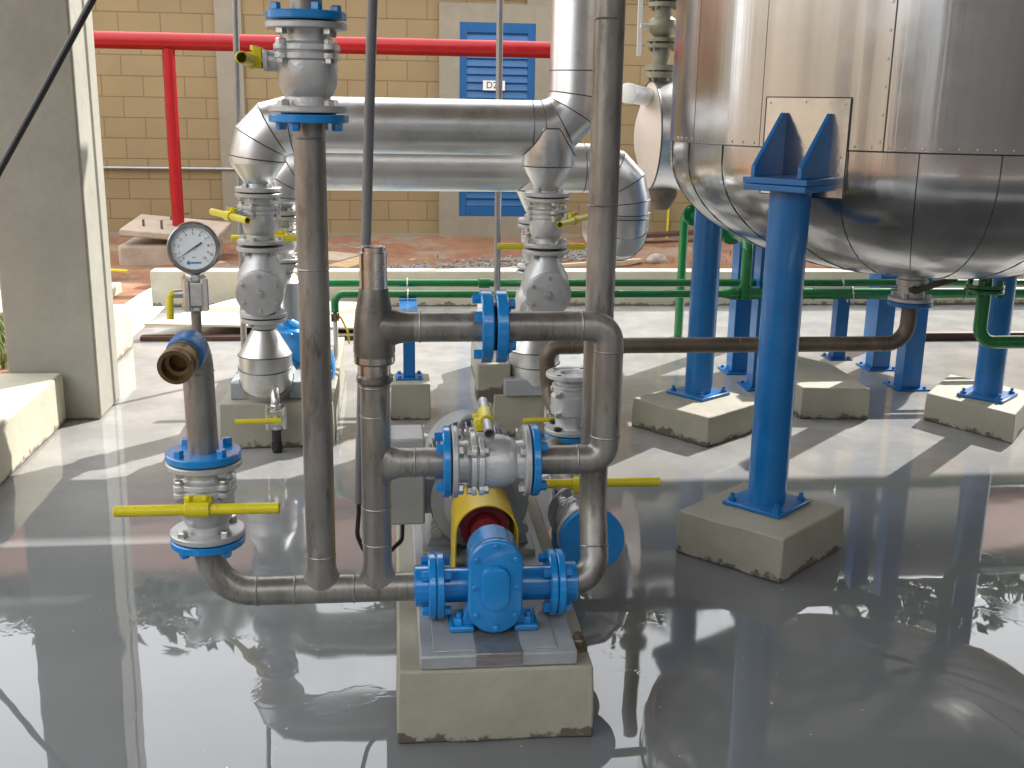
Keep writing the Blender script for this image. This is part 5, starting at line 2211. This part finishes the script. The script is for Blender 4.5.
solo(o, 'clear plastic hose curving down from the green pipe cock', 'hose')


def blue_post(x, Y, zb, zt, w, lab, plate=0.07, name='support_post', cap=True, grp='square blue posts under pipes and vessel', head=False, d=None):
    d = d or w
    t = thing(name, lab, 'post', (x, Y, zb), grp)
    mb = MB()
    mb.box((x - w / 2, Y - d / 2, zb + 0.008), (x + w / 2, Y + d / 2, zt))
    mb.build('post', LEGBLUE, t, bevel=0.004)
    mb = MB()
    mb.box((x - plate, Y - plate, zb + 0.001), (x + plate, Y + plate, zb + 0.009))
    pt = mb.build('foot_plate', LEGBLUE, t)
    mb = MB()
    for sx in (-1, 1):
        for sy in (-1, 1):
            mb.hexa((x + sx * plate * 0.75, Y + sy * plate * 0.75, zb + 0.008), Z_, 0.010, 0.014)
    mb.build_each('anchor_bolt', LEGBLUE, pt)
    if head:
        mb = MB()
        mb.box((x - w * 0.75, Y - 0.04, zt - 0.006), (x + w * 0.75, YG2 + 0.04, zt + 0.002))
        hd = mb.build('head_plate', LEGBLUE, t)
        mb = MB()
        for yy, zz, rr in ((YG, zg1, head), (YG2, zg2, 0.0215)):
            mb.tube([(x, yy - rr - 0.006, zt - 0.02), (x, yy - rr - 0.006, zz), (x, yy - 0.4 * rr, zz + rr + 0.004), (x, yy + 0.4 * rr, zz + rr + 0.004), (x, yy + rr + 0.006, zz), (x, yy + rr + 0.006, zt - 0.02)], 0.0045, 0.012, 8)
        mb.build_each('pipe_clip', ZINC, hd)
    return t


blue_post(at(407, 340, YG - 0.3).x + 0.01, 5.66, 0.19, zg1 - 0.03, 0.062, 'short blue post under the green pipes left of centre', head=0.0215)
pp = at(833, 384, 6.13)
blue_post(at(836, 340, 6.13).x, 6.1, 0.17, zg1 - 0.036, 0.075, 'slim blue post under the green pipe between the tank legs', head=0.033)

# the raised horizontal vessel behind and its four square columns
VZ = at(652, 136, 7.25).z
VX0 = at(649, 137, 7.25).x
VRD = 0.345
VY = 7.25
cols = [(2.16, 6.50), (2.16, 6.10), (3.10, 6.56), (3.06, 6.06)]
labs = ['square blue column left of the near tank leg, the further of the pair', 'square blue column left of the near tank leg, the nearer of the pair', 'square blue column seen left of the tank outlet valve', 'square blue column right behind the tank outlet valve']
for (x, y), l in zip(cols, labs):
    blue_post(x, y, 0.0, 1.5, 0.115, l, plate=0.10)
t = thing('horizontal_vessel', 'pale clad horizontal vessel half hidden behind the left of the tank', 'vessel', (2.6, VY, VZ - VRD))
mb = MB()
mb.lathe([(-0.085, 0.06), (-0.07, 0.14), (-0.035, 0.24), (0, VRD)], (VX0, VY, VZ), X_, 56)
mb.build('end_cap', mat('pale_clad_end', (0.72, 0.66, 0.60), 0.45, 0.6, var=0.05), t)
mb = MB()
mb.lathe([(0.0, VRD + 0.004), (2.4, VRD + 0.004), (2.45, 0.2)], (VX0, VY, VZ), X_, 56)
mb.mi = 1
mb.torus((VX0, VY, VZ), X_, VRD + 0.004, 0.006, 56, 6)
mb.build('cladding', [ALU, SEAM], t)
for x in (at(737, 330, VY).x, at(874, 330, VY).x):
    mb = MB()
    mb.box((x - 0.05, VY - 0.05, 0.001), (x + 0.05, VY + 0.05, VZ - VRD * 0.9))
    mb.box((x - 0.055, VY - 0.27, VZ - VRD * 0.95), (x + 0.055, VY + 0.27, VZ - VRD * 0.66))
    mb.build('saddle', LEGBLUE, t)
qn = at(660, 196, VY)
mb = MB()
mb.lathe([(0, 0.11), (0.07, 0.11), (0.16, 0.06)], (qn.x, VY, VZ - VRD + 0.03), -Z_, 24)
mb.build('bottom_nozzle', RUST, t)
c = at(627, 93, 6.9)
mb = MB()
mb.lathe([(0, 0.05), (0.006, 0.062), (0.06, 0.062), (0.065, 0.058), (0.5, 0.058)], c, V((0.55, 0.8, -0.05)), 28)
mb.build('vent_nozzle', WHITE, t)

# valve stack on the vessel
xs_ = at(661, 60, VY).x
zb_ = VZ + VRD - 0.02
t = thing('globe_valve', 'khaki painted valve stack with white lever on the vessel beside the tank', 'valve', (xs_, VY, zb_))


def zz(py):
    return at(661, py, VY).z


mb = MB()
o_ = V((xs_, VY, 0))
mb.lathe([(zb_, 0.05), (zz(64), 0.05), (zz(53), 0.060), (zz(47), 0.05), (zz(37), 0.05), (zz(33), 0.08), (zz(26), 0.095), (zz(20), 0.085), (zz(17), 0.06), (zz(8), 0.055), (3.0, 0.055)], o_, Z_, 28)
mb.build('body', GREYGREEN, t)
for a, b in ((78, 72), (70.5, 65), (48, 44), (42, 38), (7, 2.5), (1, -4)):
    mb = MB()
    mb.lathe([(zz(a), 0.1), (zz(b), 0.1)], o_, Z_, 32)
    for k in range(4):
        an = R(45 + 90 * k)
        mb.hexa((xs_ + 0.08 * math.cos(an), VY + 0.08 * math.sin(an), zz(a)), -Z_, 0.013, 0.02)
    mb.build('flange', GREYGREEN, t)
mb = MB()
l0, l1 = at(641, -4, VY - 0.05), at(639, 56, VY - 0.05)
mb.obox((l0 + l1) / 2, V((0.016, 0, 0)), V((0, 0.004, 0)), (l0 - l1) / 2)
mb.cyl((l0.x, VY - 0.05, zz(27)), (xs_ - 0.06, VY, zz(27)), 0.016, 12)
mb.build('lever', WHITE, t, bevel=0.002)
# thin yellow gas line on the wall behind
ya, yb = at(670, 180, WALLY - 0.05), at(668, 215, WALLY - 0.05)
mb = MB()
mb.cyl((ya.x, WALLY - 0.045, 0.2), (ya.x, WALLY - 0.045, zw(120)), 0.012, 10)
o = rebase(mb.build('yellow_tube', YEL), (ya.x, WALLY - 0.045, 0.2))
solo(o, 'thin yellow tube up the block wall above the green upright', 'tube')

# green drain at the right edge under the tank
YR = 4.72
pf = at(985, 288, YR)
zlow = at(1010, 342, YR).z
t = thing('green_drain', 'dark green flanged drain elbow under the tank at the right edge', 'pipe', (pf.x, YR, zlow))
mb = MB()
mb.tube([(pf.x, YR, pf.z + 0.13), (pf.x, YR, zlow), (5.0, YR, zlow)], 0.031, bend=0.075, n=22)
mb.build('pipe', GREEN, t)
mb = MB()
flange_geo(mb, (pf.x, YR, pf.z + 0.002), Z_, r=0.085, t=0.018, rb=0.066)
flange_geo(mb, (pf.x, YR, pf.z - 0.002), -Z_, r=0.085, t=0.018, rb=0.066)
mb.build('flange', GREEN, t)

# upright conduits
for px0, py0, px1, py1, Yc, r_, l in ((500, -10, 497, 287, 6.0, 0.018, 'thin grey conduit standing before the blue louvred door'), (235, -10, 238, 110, 6.5, 0.018, 'thin grey conduit rising behind the left insulated elbow')):
    a, b = at(px0, py0, Yc), at(px1, py1, Yc)
    e = (a - b).normalized()
    base = b - e * (b.z - 0.001) / e.z
    if Yc == 6.0:
        base = V((base.x, base.y, 0.217))
    mb = MB()
    mb.cyl(base, b + e * 3, r_, 16)
    o = rebase(mb.build('upright_conduit', GALV), base)
    solo(o, l, 'conduit')

# hidden working properties off
for o in COL.objects:
    for k in ('_base', '_off'):
        if k in o:
            del o[k]
